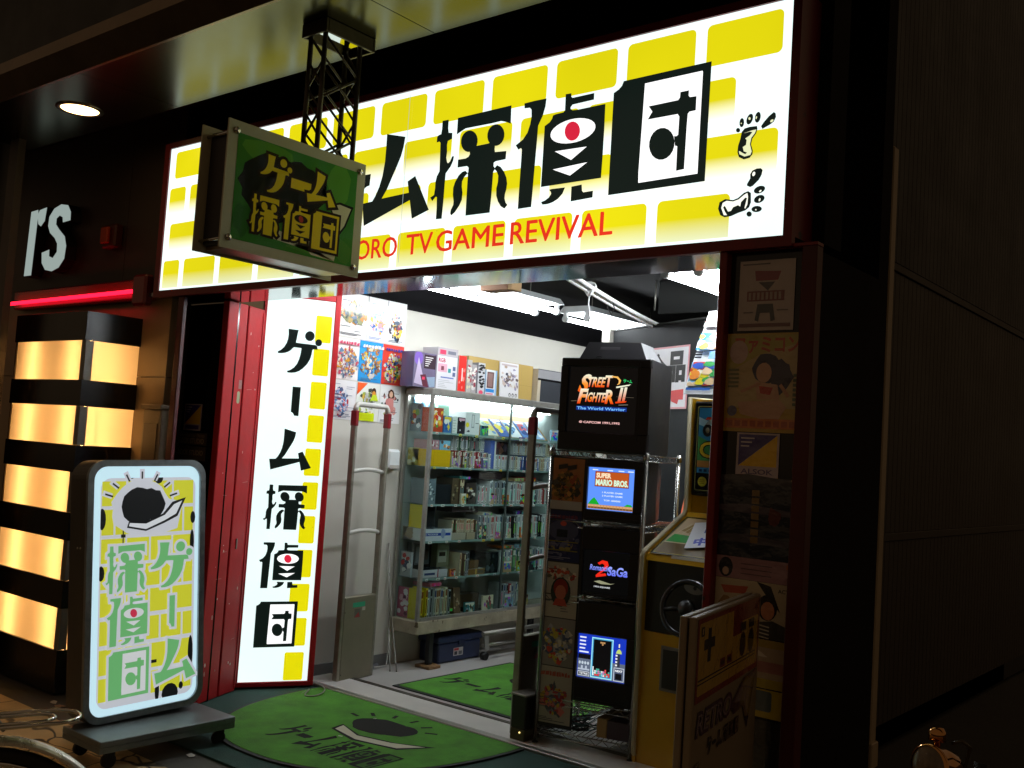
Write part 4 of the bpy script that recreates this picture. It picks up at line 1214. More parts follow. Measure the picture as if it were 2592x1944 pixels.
def run(level, y0, y1, hh, tt, pal, x=-4.80, z=None, seed=0):
    r = random.Random(seed)
    z = LV[level]+0.0008 if z is None else z
    y = y0
    while y + tt < y1 and ncase[0] < 292:
        ci = r.choice(pal)
        t2 = tt*r.choice((1, 1, 1, 1.25))
        me = case_mesh(ci, hh, round(tt, 4))
        o = bpy.data.objects.new('game_case', me)
        COL.objects.link(o)
        o.location = (x + r.uniform(-0.014, 0.012), y + tt/2, z)
        lean = r.choice((0, 0, 0, 0, r.uniform(-.07, .07)))
        o.rotation_euler = (lean, 0, r.uniform(-0.04, 0.04))
        o.scale = (1, 1, r.choice((1, 1, .97, .93, 1.04)))
        tag(o, 'slim %s game case standing in a row on the %s glass shelf' % (CASES[ci][0], NAMES[level]) if level else 'slim %s game case standing in a row on the cabinet floor' % CASES[ci][0],
            'game case', '%s game cases on the %s shelf' % (CASES[ci][0], NAMES[level]))
        y += tt + 0.0012 + (t2-tt) + abs(lean)*.1 + r.choice((0, 0, 0, 0, 0, 0, .006))
        ncase[0] += 1
G_BX = 'boxes in the glass cabinet'
def cab(level, lb, y0, y1, h, front, deco=None, side=None, top=None, seed=0, x0=-4.90, x1=-4.745, dz=0.0, name='game_box', cat='game box', rz=0.0, tilt=0.0):
    pbox(name, lb, cat, x0, x1, y0, y1, LV[level]+0.0008+dz, LV[level]+0.0008+dz+h, front, side, top, deco, seed, G_BX, None, rz, tilt)
# level 5 (highest)
cab(5, 'orange red toy box with yellow price tag at the left of the highest shelf', .775, .885, .165, '#b8472c', d_art(['#e8902c', '#d83a24', '#f0c844', '#4f9a48', '#f2f0e4'], 22, .2), seed=1)
cab(5, 'blue and yellow card box beside the orange toy box', .895, .975, .115, '#3f74b0', d_art(['#e8d23c', '#2c5fa8', '#eef0e8'], 8, .3, '#e4c93a'), seed=2)
cab(5, 'narrow white box on the highest shelf left of the dark one', .985, 1.035, .115, '#dfe4dd', d_lines('#8fa090', 5), seed=3)
cab(5, 'dark box with pink lid strip on the highest shelf', 1.045, 1.115, .115, '#2c2930', d_art(['#d8d4d6'], 2, .2, '#dba8b8'), seed=4)
cab(5, 'large white console accessory box on the highest shelf', 1.12, 1.27, .16, '#e3e6e6', lambda A, w, h, r: (A.rect(w*.42, h*.3, w*.62, h*.9, '#9aa2a6'), A.rect(w*.46, h*.36, w*.58, h*.86, '#dfe2e2'), A.poly(ellp(w*.14, h*.42, w*.12, w*.12), '#e8d838'), A.rect(w*.7, h*.5, w*.94, h*.53, '#60666a'), A.poly(blob(r, w*.22, h*.14, w*.1, w*.05, 8), '#4a4e52')), seed=5)
cab(5, 'blue header card standing behind the orange toy box', .775, .93, .06, '#7fb4d8', d_art(['#d9ecf4', '#4b8fc4', '#f2f6f8'], 9, .14), seed=6, x0=-4.93, x1=-4.915, dz=.175)
cab(5, 'pale green box standing at the back of the highest shelf', .99, 1.11, .20, '#a9d4bc', d_lines('#e4efe0', 6), seed=7, x0=-4.945, x1=-4.90)
wd = thing('display_wedge', 'brown sloping display wedge carrying blue booklets on the highest shelf', 'display stand', (-4.83, 1.7, LV[5]))
mb = MB(); mb.prism([(0.0, 0.0), (0.17, 0.0), (0.0, 0.17)], (-4.92, 2.10, LV[5]+0.001), (1, 0, 0), (0, 0, 1), 0.74); mb.build('wedge', pm('wedge_card', '#8a6a34', 0.6), wd)
for k, (c, pal) in enumerate((('#b9c8b8', ['#d8cc58', '#5a86b8', '#8ab0a0']), ('#3d62a8', ['#cfd8e8', '#5f8fd0', '#e0d050']), ('#dfe8ee', ['#6fa0d0', '#c8d858', '#40608a']), ('#4f78b8', ['#d8e4f0', '#2c4a88', '#c05060']), ('#8fb0d8', ['#e8ecf0', '#405c98']))):
    A = Art(); A.rect(0, 0, .125, .175, c); r_ = random.Random(k)
    for j in range(12): A.poly(blob(r_, r_.uniform(.02, .10), r_.uniform(.03, .15), .025, .02, 6), r_.choice(pal))
    A.rect(.01, .15, .115, .168, '#e9edf0')
    tag(A.build('booklet', M_gloss, (-4.751, 1.375+k*.142, LV[5]+0.008), (0, 1, 0), (-1, 0, 1), loc=(-4.79, 1.44+k*.142, LV[5]+.01), back=0.004),
        ('pale green', 'deep blue', 'white and blue', 'mid blue', 'light blue')[k] + ' booklet on the sloping stand in the glass cabinet', 'booklet', 'booklets on the sloping stand')
# level 4
cab(4, 'plain mustard yellow box at the left of the second highest shelf', .765, .985, .115, '#d8ae18', lambda A, w, h, r: A.rect(w*.24, 0, w*.245, h, '#8a6c10'), seed=8)
cab(4, 'small pink and grey box on top of the mustard yellow box', .775, .865, .065, '#b58a90', d_art(['#e4dcd8', '#8c3c4c', '#5a6470'], 10, .16), seed=9, dz=.1165)
cab(4, 'small sky blue box on top of the mustard yellow box', .872, .975, .065, '#7cb8d4', d_art(['#d8904c', '#eee8dc', '#5a4a40'], 9, .16), seed=10, dz=.1165)
run(4, 1.0, 1.40, .115, .0135, [0, 3, 5, 6, 4, 8, 0, 11], seed=1)
run(4, 1.06, 1.40, .105, .0135, [3, 2, 8, 0, 7, 3], x=-4.862, z=LV[4]+.118, seed=2)
cab(4, 'raised clear riser box at the back of the second highest shelf', .99, 2.6, .112, '#7f8f90', None, seed=11, x0=-4.945, x1=-4.875)
cab(4, 'tall royal blue box standing among game cases on the second highest shelf', 1.41, 1.455, .205, '#3c5cb0', None, seed=12)
cab(4, 'white book standing right of the tall blue box', 1.46, 1.472, .2, '#dfe2dc', None, seed=13, name='book', cat='book')
run(4, 1.475, 1.70, .10, .0125, [0, 3, 1, 0], seed=3)
cab(4, 'black twin pack of games with red covers on the second highest shelf', 1.49, 1.70, .10, '#241c20', d_art(['#5c2c34', '#3a3440', '#6a4a3c'], 9, .2), seed=14, x0=-4.86, x1=-4.80, dz=.1015)
run(4, 1.72, 2.25, .10, .013, [0, 5, 4, 6, 3, 9], seed=4)
run(4, 1.74, 2.25, .10, .0135, [5, 0, 3, 5], x=-4.862, z=LV[4]+.113, seed=5)
# level 3
cab(3, 'clear crinkled film pack at the left of the fourth lowest shelf', .775, .86, .17, '#6f8088', d_art(['#c9d8dc', '#3a464c', '#e4eef0'], 20, .12), seed=15)
cab(3, 'big plain black box on the fourth lowest shelf', .87, 1.02, .135, '#23272a', None, seed=16, x1=-4.75)
cab(3, 'bronze coloured book standing beside the plain black box', 1.025, 1.09, .18, '#5c4e3a', d_art(['#8a7a58', '#3c342a', '#a89c80'], 8, .2), seed=17, name='book', cat='book')
run(3, 1.10, 1.16, .17, .015, [5, 0, 11], seed=6)
cab(3, 'toy robot pack in clear film on the fourth lowest shelf', 1.17, 1.28, .15, '#3c3430', d_art(['#c8a838', '#e4dcd0', '#201c1c', '#8f8278'], 16, .14), seed=18)
run(3, 1.29, 1.40, .13, .014, [0, 3, 8, 2], seed=7)
cab(3, 'row of dark boxes lying flat on top of cases on the fourth lowest shelf', 1.30, 1.56, .05, '#3a2c2e', d_lines('#7a6a68', 3), seed=19, dz=.178)
run(3, 1.41, 1.66, .165, .015, [0, 3, 2, 1, 8, 3], seed=8)
run(3, 1.68, 2.25, .16, .015, [3, 0, 2, 8, 6, 3, 0], seed=9)
# level 2
cab(2, 'white card box printed with a blue stripe on the third lowest shelf', .765, 1.04, .082, '#cfd6dc', lambda A, w, h, r: (A.rect(w*.04, h*.42, w*.96, h*.66, '#2c4aa0'), A.text('C PACKAGE', w*.06, h*.47, w*.5, h*.61, '#dfe4ee', .02), A.poly(blob(r, w*.68, h*.55, w*.08, h*.4, 9), '#8f9ec4')), side='#d4d8d8', top='#7f8a94', seed=20, x0=-4.93, x1=-4.735)
run(2, .775, .80, .17, .02, [10], x=-4.835, z=LV[2]+.084, seed=30)
cab(2, 'dark framed box standing behind the striped white box', .82, .98, .14, '#262a2c', d_art(['#4a5054', '#16181a'], 6, .2), seed=21, x0=-4.90, x1=-4.85, dz=.084)
cab(2, 'short pale cardboard box on the third lowest shelf', 1.05, 1.20, .05, '#b0a894', None, seed=22)
cab(2, 'another short cardboard box right of the pale one on the third lowest shelf', 1.21, 1.30, .05, '#a89a80', None, seed=23)
run(2, 1.06, 1.31, .09, .013, [5, 11, 5], z=LV[2]+.052, x=-4.82, seed=10)
run(2, 1.32, 1.70, .165, .0145, [0, 3, 1, 8, 3], seed=11)
cab(2, 'grey console slab lying on top of the games on the third lowest shelf', 1.08, 1.36, .04, '#514244', d_art(['#c9c0c0'], 3, .08), seed=24, dz=.19, x0=-4.93, x1=-4.78)
run(2, 1.72, 2.25, .165, .0145, [3, 0, 8, 2, 3], seed=12)
# level 1
cab(1, 'black framed picture box at the left of the second lowest shelf', .80, .98, .175, '#14171a', lambda A, w, h, r: (A.rect(w*.1, h*.12, w*.9, h*.88, '#4a5254'), A.rect(w*.16, h*.2, w*.5, h*.8, '#6f7c80'), A.rect(w*.6, h*.3, w*.84, h*.7, '#4c443a')), seed=25, x0=-4.92, x1=-4.86, dz=.055)
cab(1, 'flat white game box with red edge lying on the second lowest shelf', .80, 1.05, .052, '#c4c8cc', lambda A, w, h, r: (A.rect(w*.6, 0, w*.64, h, '#a02838'), A.rect(w*.08, h*.3, w*.5, h*.6, '#3a4a70')), top='#2f3a44', seed=26, x0=-4.92, x1=-4.76)
cab(1, 'olive grey software box with dark window on the second lowest shelf', 1.0, 1.12, .17, '#7d8068', lambda A, w, h, r: (A.rect(w*.1, h*.2, w*.8, h*.7, '#a5aa9c'), A.rect(w*.16, h*.45, w*.7, h*.62, '#2c2820')), seed=27, x0=-4.90, x1=-4.82, dz=.055)
run(1, 1.14, 1.24, .16, .014, [5, 11, 5, 8], seed=13)
cab(1, 'triangular brown stand on the second lowest shelf', 1.26, 1.36, .10, '#5c4426', None, seed=28)
cab(1, 'gold and black flat box catching the light on the second lowest shelf', 1.22, 1.42, .04, '#7a5a28', lambda A, w, h, r: (A.rect(w*.5, 0, w*.56, h, '#c8a83c'), A.rect(w*.62, h*.2, w*.95, h*.8, '#4a4234')), top='#b8c4c0', seed=29, x0=-4.80, x1=-4.735, dz=0)
cab(1, 'black console box standing on the second lowest shelf', 1.44, 1.58, .15, '#1b2224', d_art(['#3c4a4e', '#2a3236'], 4, .2), seed=30)
run(1, 1.60, 2.2, .165, .0145, [3, 0, 1, 7, 3], seed=14)
# cabinet floor
run(0, .765, .84, .20, .021, [10], seed=15)
run(0, .845, 1.08, .20, .0215, [1, 8, 3, 5, 1], seed=16)
cab(0, 'brown picture book leaning on the cabinet floor', 1.13, 1.20, .18, '#6f5a44', d_art(['#9a7a5c', '#4c3c30', '#b09880'], 9, .2), seed=31, name='book', cat='book', tilt=-0.12)
cab(0, 'dark cardboard tray on the cabinet floor', 1.22, 1.50, .12, '#4a3c2a', None, seed=32, x0=-4.93, x1=-4.84)
cab(0, 'black cable coil box on the cabinet floor', 1.30, 1.52, .03, '#1c2224', d_lines('#6f7a7c', 2), seed=33)
run(0, 1.62, 2.2, .185, .018, [5, 7, 1, 6, 8], seed=17)
rb = random.Random(21)
BX = {'pale blue': '#8fb4cc', 'rose': '#b8707c', 'ivory': '#d8d2b8', 'charcoal': '#303338', 'lime': '#a8b848', 'orange': '#cc7434', 'violet': '#6c5c98', 'teal': '#3c7c80', 'scarlet': '#b03430', 'sand': '#b49c74'}
for lv, slots in ((5, ((1.285, .07), (2.12, .09))), (4, ((1.015, .06), (1.10, .05), (1.22, .07), (1.31, .06))), (3, ((1.10, .06), (1.42, .08), (1.56, .07), (1.75, .08), (1.90, .07))), (2, ((1.33, .08), (1.50, .06), (1.62, .07), (1.80, .08))), (1, ((1.05, .06), (1.62, .09), (1.80, .07), (1.95, .08))), (0, ((1.22, .10), (1.42, .12), (1.66, .10), (1.85, .09)))):
    ks = list(BX); rb.shuffle(ks)
    for (y, w), k in zip(slots, ks):
        h = w*rb.uniform(.8, 1.25); x1 = -4.728 + rb.uniform(-.008, .008)
        pal = ['#%02x%02x%02x' % tuple(rb.randrange(40, 235) for _ in range(3)) for _ in range(5)]
        pbox('game_box', 'small %s game box facing out in front of the cases, %s shelf' % (k, NAMES[lv]) if lv else 'small %s game box facing out on the cabinet floor' % k, 'game box', x1-.014, x1, y, y+w, LV[lv]+.001, LV[lv]+.001+h, BX[k], None, None,
             d_art(pal, 12, .2, rb.choice((None, '#e8e4dc', '#26282c'))), rb.randrange(999), 'small boxes facing out of the glass cabinet', None, rb.uniform(-.12, .12), -.04)
for lv, y, z, w, k in ((4, 1.74, .218, .16, 'violet'), (3, 1.10, .175, .12, 'teal'), (3, 1.70, .17, .14, 'sand'), (3, 1.86, .172, .12, 'scarlet'), (2, 1.36, .17, .13, 'ivory'), (2, 1.74, .172, .15, 'charcoal'), (1, 1.62, .172, .14, 'orange'), (1, 1.80, .172, .13, 'pale blue'), (0, .86, .212, .13, 'rose'), (0, 1.02, .03, .10, 'lime')):
    pal = ['#%02x%02x%02x' % tuple(rb.randrange(40, 235) for _ in range(3)) for _ in range(4)]
    pbox('game_box', '%s game box lying flat on top of the row, %s shelf' % (k, NAMES[lv]) if lv else '%s game box lying flat on the cabinet floor row' % k, 'game box', -4.90, -4.75, y, y+w, LV[lv]+z, LV[lv]+z+rb.uniform(.016, .03), BX[k], None, None,
         d_art(pal, 6, .12), rb.randrange(999), 'boxes lying flat on the rows of games', None, rb.uniform(-.15, .15))
for lv in range(1, 6):
    y = .80
    while y < 2.1:
        w = rb.choice((.022, .028, .035))
        A = Art(); A.rect(0, 0, w, .016, rb.choice(('#f0eee4', '#f2e43c', '#f0eee4', '#e4e8ee'))); A.rect(w*.15, .005, w*.8, .0105, rb.choice(('#c03028', '#3c3c40')))
        A.build('price_tag', M_print, (CX1-.0255, y, LV[lv]-.016), (0, 1, 0), (0, 0, 1), dc)
        y += w + rb.uniform(.04, .24)
# seen through the short end of the case
for lv, lb, h, c, pal in ((5, 'grey toy blister with yellow hat figure seen through the cabinet end', .19, '#7d8a90', ['#e0b030', '#a03a28', '#d8e0e2', '#4c5a60', '#6fa050']),
                          (4, 'yellow boxed game seen through the cabinet end', .12, '#d8cf8c', ['#b8a850', '#e8e4c4']),
                          (2, 'plain cream carton seen through the cabinet end', .085, '#bdb59c', ['#a89c80']),
                          (1, 'red and white striped game boxes seen through the cabinet end', .165, '#a8b0b8', ['#c03a3c', '#e8ecee', '#3c4a68']),
                          (0, 'pink and white game box seen through the cabinet end', .20, '#b8607c', ['#e8e0e4', '#6a2c48', '#e8b8c8'])):
    A = Art(); A.rect(0, 0, .10, h, c); r_ = random.Random(lv)
    for j in range(14): A.poly(blob(r_, r_.uniform(.015, .085), r_.uniform(.02, h-.02), .02, .018, 6), r_.choice(pal))
    tag(A.build('game_box', M_gloss, (-4.94, .765, LV[lv]+.001), (1, 0, 0), (0, 0, 1), loc=(-4.89, .765, LV[lv]+.001), back=0.02), lb, 'game box', G_BX)

# cartons on top of the case
ZT = 1.8858
G_T = 'boxes on top of the display case'
def d_city(A, w, h, r):
    A.poly(ellp(w*.2, h*.82, w*.19, h*.2), '#7a5cb0'); A.poly([(w*.05, h*.1), (w*.2, h*.85), (w*.42, h*.35), (w*.45, h*.05)], '#b8a8c0')
    A.rect(w*.45, h*.55, w*.98, h*.95, '#3a2c34')
    for k in range(5): A.rect(w*.5, h*(.86-.06*k), w*(.85-.05*k), h*(.885-.06*k), '#d9d4d0')
    A.poly([(w*.3, h*.35), (w*.55, h*.38), (w*.7, h*.02), (w*.45, h*.02)], '#5c2c38'); A.rect(w*.4, h*.22, w*.52, h*.3, '#d0405c')
    A.poly([(w*.6, h*.3), (w*.98, h*.34), (w*.98, h*.05), (w*.75, h*.02)], '#8fa0b4')
pbox('game_box', 'purple picture box with dark moon scene at the near end of the case top', 'game box', -4.90, -4.78, .60, .815, ZT, ZT+.235, '#6a6078', '#5a4c6a', '#8a8290', d_city, 40, G_T)
def d_spec(A, w, h, r):
    A.rect(0, h*.8, w, h, '#b4acb0'); A.rect(w*.1, h*.84, w*.4, h*.95, '#c8405c'); A.rect(w*.5, h*.86, w*.9, h*.94, '#70707c')
    A.rect(w*.05, h*.42, w*.5, h*.62, '#dba8b8'); A.text('RGB', w*.06, h*.65, w*.4, h*.75, '#b02840', .03)
    for x, y, c in ((.55, .42, '#3a9090'), (.78, .48, '#5a6488'), (.78, .34, '#5a6488'), (.2, .46, '#7c4450')): A.rect(w*x, h*y, w*(x+.14), h*(y+.1), c)
    A.rect(w*.2, h*.28, w*.85, h*.31, '#6878b4')
    for k in range(5): A.rect(w*.1, h*(.06+.04*k), w*r.uniform(.3, .9), h*(.07+.04*k), '#a8a8a8')
pbox('game_box', 'white console box with small colour squares on the case top', 'game box', -4.92, -4.775, .82, 1.025, ZT, ZT+.29, '#dcdade', '#c9c6ca', '#d6d4d6', d_spec, 41, G_T)
pbox('game_box', 'bright red boxed game in shiny film on the case top', 'game box', -4.90, -4.77, 1.035, 1.115, ZT, ZT+.255, '#d8322c', '#c8c0bc', '#d8d0c8', lambda A, w, h, r: [A.poly(blob(r, w*r.uniform(.2, .8), h*r.uniform(.1, .9), w*.1, h*.05, 5, .5), '#ee8a80') for _ in range(7)] and A.rect(w*.42, h*.3, w*.58, h*.66, '#eedcd4'), 42, G_T)
for k, (y0, lb, c, pal) in enumerate(((1.122, 'silver film bag of parts right of the red game', '#b4ada8', ['#e8e4dc', '#8a8480', '#a83a4c', '#d8d0b0']), (1.175, 'second film bag with dark red pieces on the case top', '#a8a2a2', ['#dcd8d8', '#74707a', '#9a4450', '#f0ece4']))):
    pbox('film_bag', lb, 'film bag', -4.86, -4.765, y0, y0+.05, ZT, ZT+.235-.03*k, c, c, c, d_art(pal, 26, .35), 43+k, G_T)
pbox('film_bag', 'black and white zebra patterned pack with red base on the case top', 'film bag', -4.84, -4.755, 1.23, 1.305, ZT, ZT+.225, '#c8c8cc', '#8a8a8e', '#c0c0c4', lambda A, w, h, r: [A.poly(blob(r, w*r.uniform(.1, .9), h*r.uniform(.2, .95), w*.22, h*.03, 5, .5), '#26262a') for _ in range(26)] and A.poly(ellp(w*.5, h*.06, w*.3, h*.07), '#e0506c'), 45, G_T)
pbox('figure_box', 'white windowed figure box with blue base on the case top', 'figure box', -4.84, -4.75, 1.315, 1.435, ZT, ZT+.185, '#dfe3e6', '#a8c4dc', '#e8ecee', lambda A, w, h, r: (A.rect(w*.08, h*.28, w*.72, h*.92, '#6a4c4c'), A.rect(w*.18, h*.34, w*.6, h*.86, '#8c6c68'), A.rect(0, h*.12, w*.8, h*.25, '#2f88d0'), A.rect(w*.04, h*.03, w*.7, h*.09, '#d88a9c'), A.rect(w*.85, 0, w, h, '#9cc0e0')), 46, G_T)
pbox('carton', 'large plain tan cardboard carton along the case top', 'carton', -4.95, -4.845, 1.22, 1.98, ZT, ZT+.275, '#b49858', '#a48a50', '#a08448', lambda A, w, h, r: (A.rect(0, h*.42, w, h*.425, '#8a7440'), A.poly(ellp(w*.38, h*.55, .008, .012, 8), '#6a5630'), A.poly(ellp(w*.38, h*.33, .008, .012, 8), '#6a5630')), 47, G_T)
def d_manga(A, w, h, r):
    for k in range(46): A.poly(blob(r, w*r.uniform(.08, .92), h*r.uniform(.3, .88), w*.09*r.uniform(.4, 1), w*.08*r.uniform(.4, 1), r.choice((5, 7)), .35), r.choice(['#8a7a86', '#d8c4b8', '#4c4a58', '#b8a08c', '#e8e2de', '#9c94ac', '#6a5c58']))
    for k in range(3): A.poly(ellp(w*(.5+.17*k), h*.1, w*.06, h*.055, 10), '#3c3c46'); A.poly(ellp(w*(.5+.17*k), h*.09, w*.035, h*.035, 8), '#e8e4e0')
    A.rect(w*.06, h*.9, w*.9, h*.95, '#c8b8b8')
pbox('magazine', 'white magazine with crowded drawing standing in front of the tan carton', 'magazine', -4.825, -4.815, 1.56, 1.78, ZT, ZT+.27, '#ebe8ea', None, None, d_manga, 48, G_T, None, 0, -0.06)
pbox('console', 'dark grey game console with silver lid at the far end of the case top', 'console', -4.93, -4.80, 1.99, 2.30, ZT, ZT+.26, '#3a3c40', '#b8ac98', '#54565c', lambda A, w, h, r: (A.rect(0, h*.72, w, h*.98, '#8c8a8c'), A.rect(0, h*.66, w, h*.72, '#18181a'), A.rect(0, 0, w*.12, h*.66, '#b8ac98')), 49, G_T)

# under the case
tbx = thing('tool_box', 'dark blue plastic tool box with white label under the glass cabinet', 'tool box', (-4.83, 1.24, 0))
M_tb = pm('tool_blue', '#1f2a4c', 0.4, var=0.15)
MB().box(-4.95, -4.76, 1.02, 1.46, 0.002, 0.135, 0.01).build('tray', M_tb, tbx)
MB().box(-4.96, -4.75, 1.005, 1.475, 0.136, 0.185, 0.012).build('lid', M_tb, tbx)
A = Art(); A.rect(0, 0, .10, .055, '#c9c4c0'); A.rect(.005, .036, .055, .052, '#b8323a'); A.rect(.01, .006, .04, .03, '#3a3a3c'); A.rect(.055, .006, .09, .03, '#6a6a6c')
A.build('label', M_print, (-4.7595, 1.17, .04), (0, 1, 0), (0, 0, 1), tbx)
MB().box(-4.762, -4.745, 1.21, 1.27, .115, .15, .003).build('latch', M_tb, tbx)
ft_ = thing('folding_trolley', 'grey steel folding trolley lying under the far half of the glass cabinet', 'trolley', (-4.7, 1.7, 0))
mb = MB(); mb.tube((-4.66, 1.36, .19), (-4.66, 2.2, .19), .016); mb.tube((-4.68, 1.38, .10), (-4.68, 2.2, .10), .012); mb.build('rail', M_alud, ft_)
mb = MB(); mb.obox((-4.655, 1.40, .13), (0.004, 0, 0), (0, .02, .01), (0, -.012, .06), .001); mb.build('side_plate', M_alu, ft_)
mb = MB(); mb.tube((-4.69, 1.40, .03), (-4.65, 1.40, .03), .028, n=16); mb.tube((-4.69, 2.1, .03), (-4.65, 2.1, .03), .028, n=16); mb.build('wheel', M_rubber, ft_)
for k, (a, b) in enumerate((((-4.985+.03, .66, .82), (-4.80, .60, .012)), ((-4.95, .68, .62), (-4.77, .63, .012)))):
    r_ = MB(); r_.path([a, ((a[0]+b[0])/2-.01, (a[1]+b[1])/2, (a[2]+b[2])/2), b, (b[0]+.02, b[1]-.02, .008)], .005, 6)
    tag(r_.build('steel_rod', M_alud, loc=b), ('longer', 'shorter')[k] + ' thin steel rod leaning against the near end of the glass cabinet', 'rod', 'rods leaning by the cabinet')
cbl = MB(); cbl.path([(-4.945, .50, .02), (-4.90, .56, .012), (-4.90, .66, .012), (-4.93, .70, .10), (-4.95, .705, .30)], .005, 6)
tag(cbl.build('cable', pm('white_cable', '#c4c2bc', 0.5), loc=(-4.9, .6, 0)), 'white cable running down the cabinet end to the floor', 'cable')
gc = MB(); gc.path([(-4.80, .27, .012), (-4.86, .36, .012), (-4.90, .52, .012), (-4.95, .62, .012)], .014, 8)
tag(gc.build('cable_cover', pm('grey_rubber', '#74757a', 0.6), loc=(-4.88, .4, 0)), 'grey rubber cable cover on the floor by the near gate', 'cable cover')

# ------------------------------------------------------------------ mats
def mat_label(A, x0, x1, y0, y1, ink, hole):
    ws = [('ge', 1.0), ('bar_h', .7), ('mu', 1.0), ('tan', 1.05), ('tei', 1.02), ('dan', .95)]
    t = sum(w for _, w in ws) + .1*5
    u = (x1-x0)/t; x = x0
    for k, w in ws:
        if k == 'bar_h':
            A.glyph(k, x, y0+(y1-y0)*.42, x+u*w, y0+(y1-y0)*.62, ink)
        else:
            A.glyph(k, x, y0, x+u*w, y1, ink, hole, ink)
        x += u*(w+.1)
cpt = MB().box(-5.05, -1.66, -1.32, -0.066, -0.011, -0.0005).build('carpet', pm('dark_green_carpet', '#24453d', 0.95, var=0.3, scale=9, bump=0.5, bscale=350))
tag(cpt, 'dark green carpet covering the ground in front of the doorway', 'carpet')
M_mat = pm('green_mat', '#5aa032', 0.95, var=0.38, scale=5, bump=1.0, bscale=260)
M_matp = printed('mat_print', 0.95)
om = thing('door_mat', 'bright green half round door mat with black lettering outside the doorway', 'door mat', (-3.95, -0.6, 0))
pts = []
cx_, a_, b_ = -3.93, 0.79, 1.10
for k in range(0, 41):
    t = math.pi + math.pi*k/40
    c, s_ = math.cos(t), math.sin(t)
    e = 2/2.35
    pts.append((cx_ + a_*math.copysign(abs(c)**e, c), -0.072 + b_*math.copysign(abs(s_)**e, s_)))
MB().prism(pts, (0, 0, 0.0), (1, 0, 0), (0, 1, 0), 0.009).build('border', pm('mat_rubber', '#161a16', 0.7), om)
inner = [(cx_ + (x-cx_)*0.972, -0.076 + (y+0.072)*0.975) for x, y in pts]
MB().prism(inner, (0, 0, 0.0092), (1, 0, 0), (0, 1, 0), 0.002).build('pile', M_mat, om)
A = Art()
mat_label(A, -4.15, -3.395, -0.93, -0.67, '#0c120c', '#3c6a24')
A.build('lettering', M_matp, (0, 0, 0.0118), (1, 0, 0), (0, 1, 0), om)
A = Art(); r_ = random.Random(5)
A.poly(blob(r_, -3.87, -0.38, .17, .125, 22, .07), '#14120f'); A.poly(blob(r_, -3.75, -0.36, .11, .10, 18, .08), '#14120f')
A.poly([(-4.02, -.50), (-3.82, -.57), (-3.60, -.52), (-3.42, -.42), (-3.52, -.60), (-3.66, -.63), (-3.78, -.66), (-4.0, -.60)], '#14120f'); A.poly([(-4.0, -.515), (-3.82, -.585), (-3.62, -.54), (-3.46, -.46), (-3.54, -.58), (-3.66, -.61), (-3.78, -.635), (-3.98, -.59)], '#c9c5b0')
for an in (35, 60, 85, 112, 140, 165):
    t = RAD(an)
    A.line(-3.84+.25*math.cos(t), -0.385+.18*math.sin(t), -3.84+.32*math.cos(t), -0.385+.24*math.sin(t), .022, '#10140e')
A.build('emblem', M_matp, (0, 0, 0.0118), (1, 0, 0), (0, 1, 0), om)
im = thing('floor_mat', 'green rectangular mat with black lettering on the white shop floor', 'floor mat', (-3.7, 0.9, 0))
MB().box(-4.495, -3.30, 0.323, 1.48, 0.001, 0.008, 0.002).build('border', pm('mat_rubber', '#161a16'), im)
MB().box(-4.465, -3.33, 0.352, 1.452, 0.0082, 0.011, 0.001).build('pile', M_mat, im)
A = Art(); mat_label(A, -4.42, -3.40, 0.62, 0.82, '#0c140c', '#3c7024')
A.build('lettering', M_matp, (0, 0, 0.0114), (1, 0, 0), (0, 1, 0), im)
A = Art(); A.poly(blob(r_, -3.98, 1.08, .17, .12, 22, .06), '#14120f')
A.build('emblem', M_matp, (0, 0, 0.0114), (1, 0, 0), (0, 1, 0), im)
# ------------------------------------------------------------------ television rack (own frame: u right, w back, z up)
RO = (-3.165, 0.043, 0); RT = RAD(14)
def rthing(name, lb, cat, group=None):
    return thing(name, lb, cat, RO, RT, group)
rk = rthing('wire_rack', 'chrome wire rack holding the stacked televisions inside the doorway', 'rack')
M_wire = pm('rack_chrome', '#a8a6a0', 0.22, metal=0.9, var=0.15, scale=20)
for u in (0.0, 0.51):
    for w in (0.0, 0.60):
        MB().tube((u, w, 0.0), (u, w, 1.53), 0.0125, n=12).build('post', M_wire, rk, local=True)
        MB().tube((u, w, 1.488), (u, w, 1.522), 0.017, n=12).build('collar', M_wire, rk, local=True)
        MB().lathe([(0.0, 0), (0.018, 0), (0.016, 0.02), (0.0125, 0.022)], (u, w, 0), n=12).build('foot', M_rubber, rk, local=True)
def wshelf(z, nm='shelf'):
    mb = MB()
    for (a, b) in (((0, 0), (.51, 0)), ((0, .60), (.51, .60)), ((0, 0), (0, .60)), ((.51, 0), (.51, .60))):
        for dz in (0, -0.03):
            mb.tube((a[0], a[1], z+dz), (b[0], b[1], z+dz), 0.0035, n=6)
        L_ = math.hypot(b[0]-a[0], b[1]-a[1]); n = int(L_/0.035)
        P = [(a[0]+(b[0]-a[0])*k/n, a[1]+(b[1]-a[1])*k/n, z-(0.03 if k % 2 else 0)) for k in range(n+1)]
        mb.path(P, 0.0022, 5)
    for k in range(1, 20):
        mb.tube((.51*k/20, 0, z+.003), (.51*k/20, .60, z+.003), 0.002, n=5)
    mb.build(nm, M_wire, rk, local=True)
for z in (1.515, 1.155, 0.775, 0.25, 0.085):
    wshelf(z)
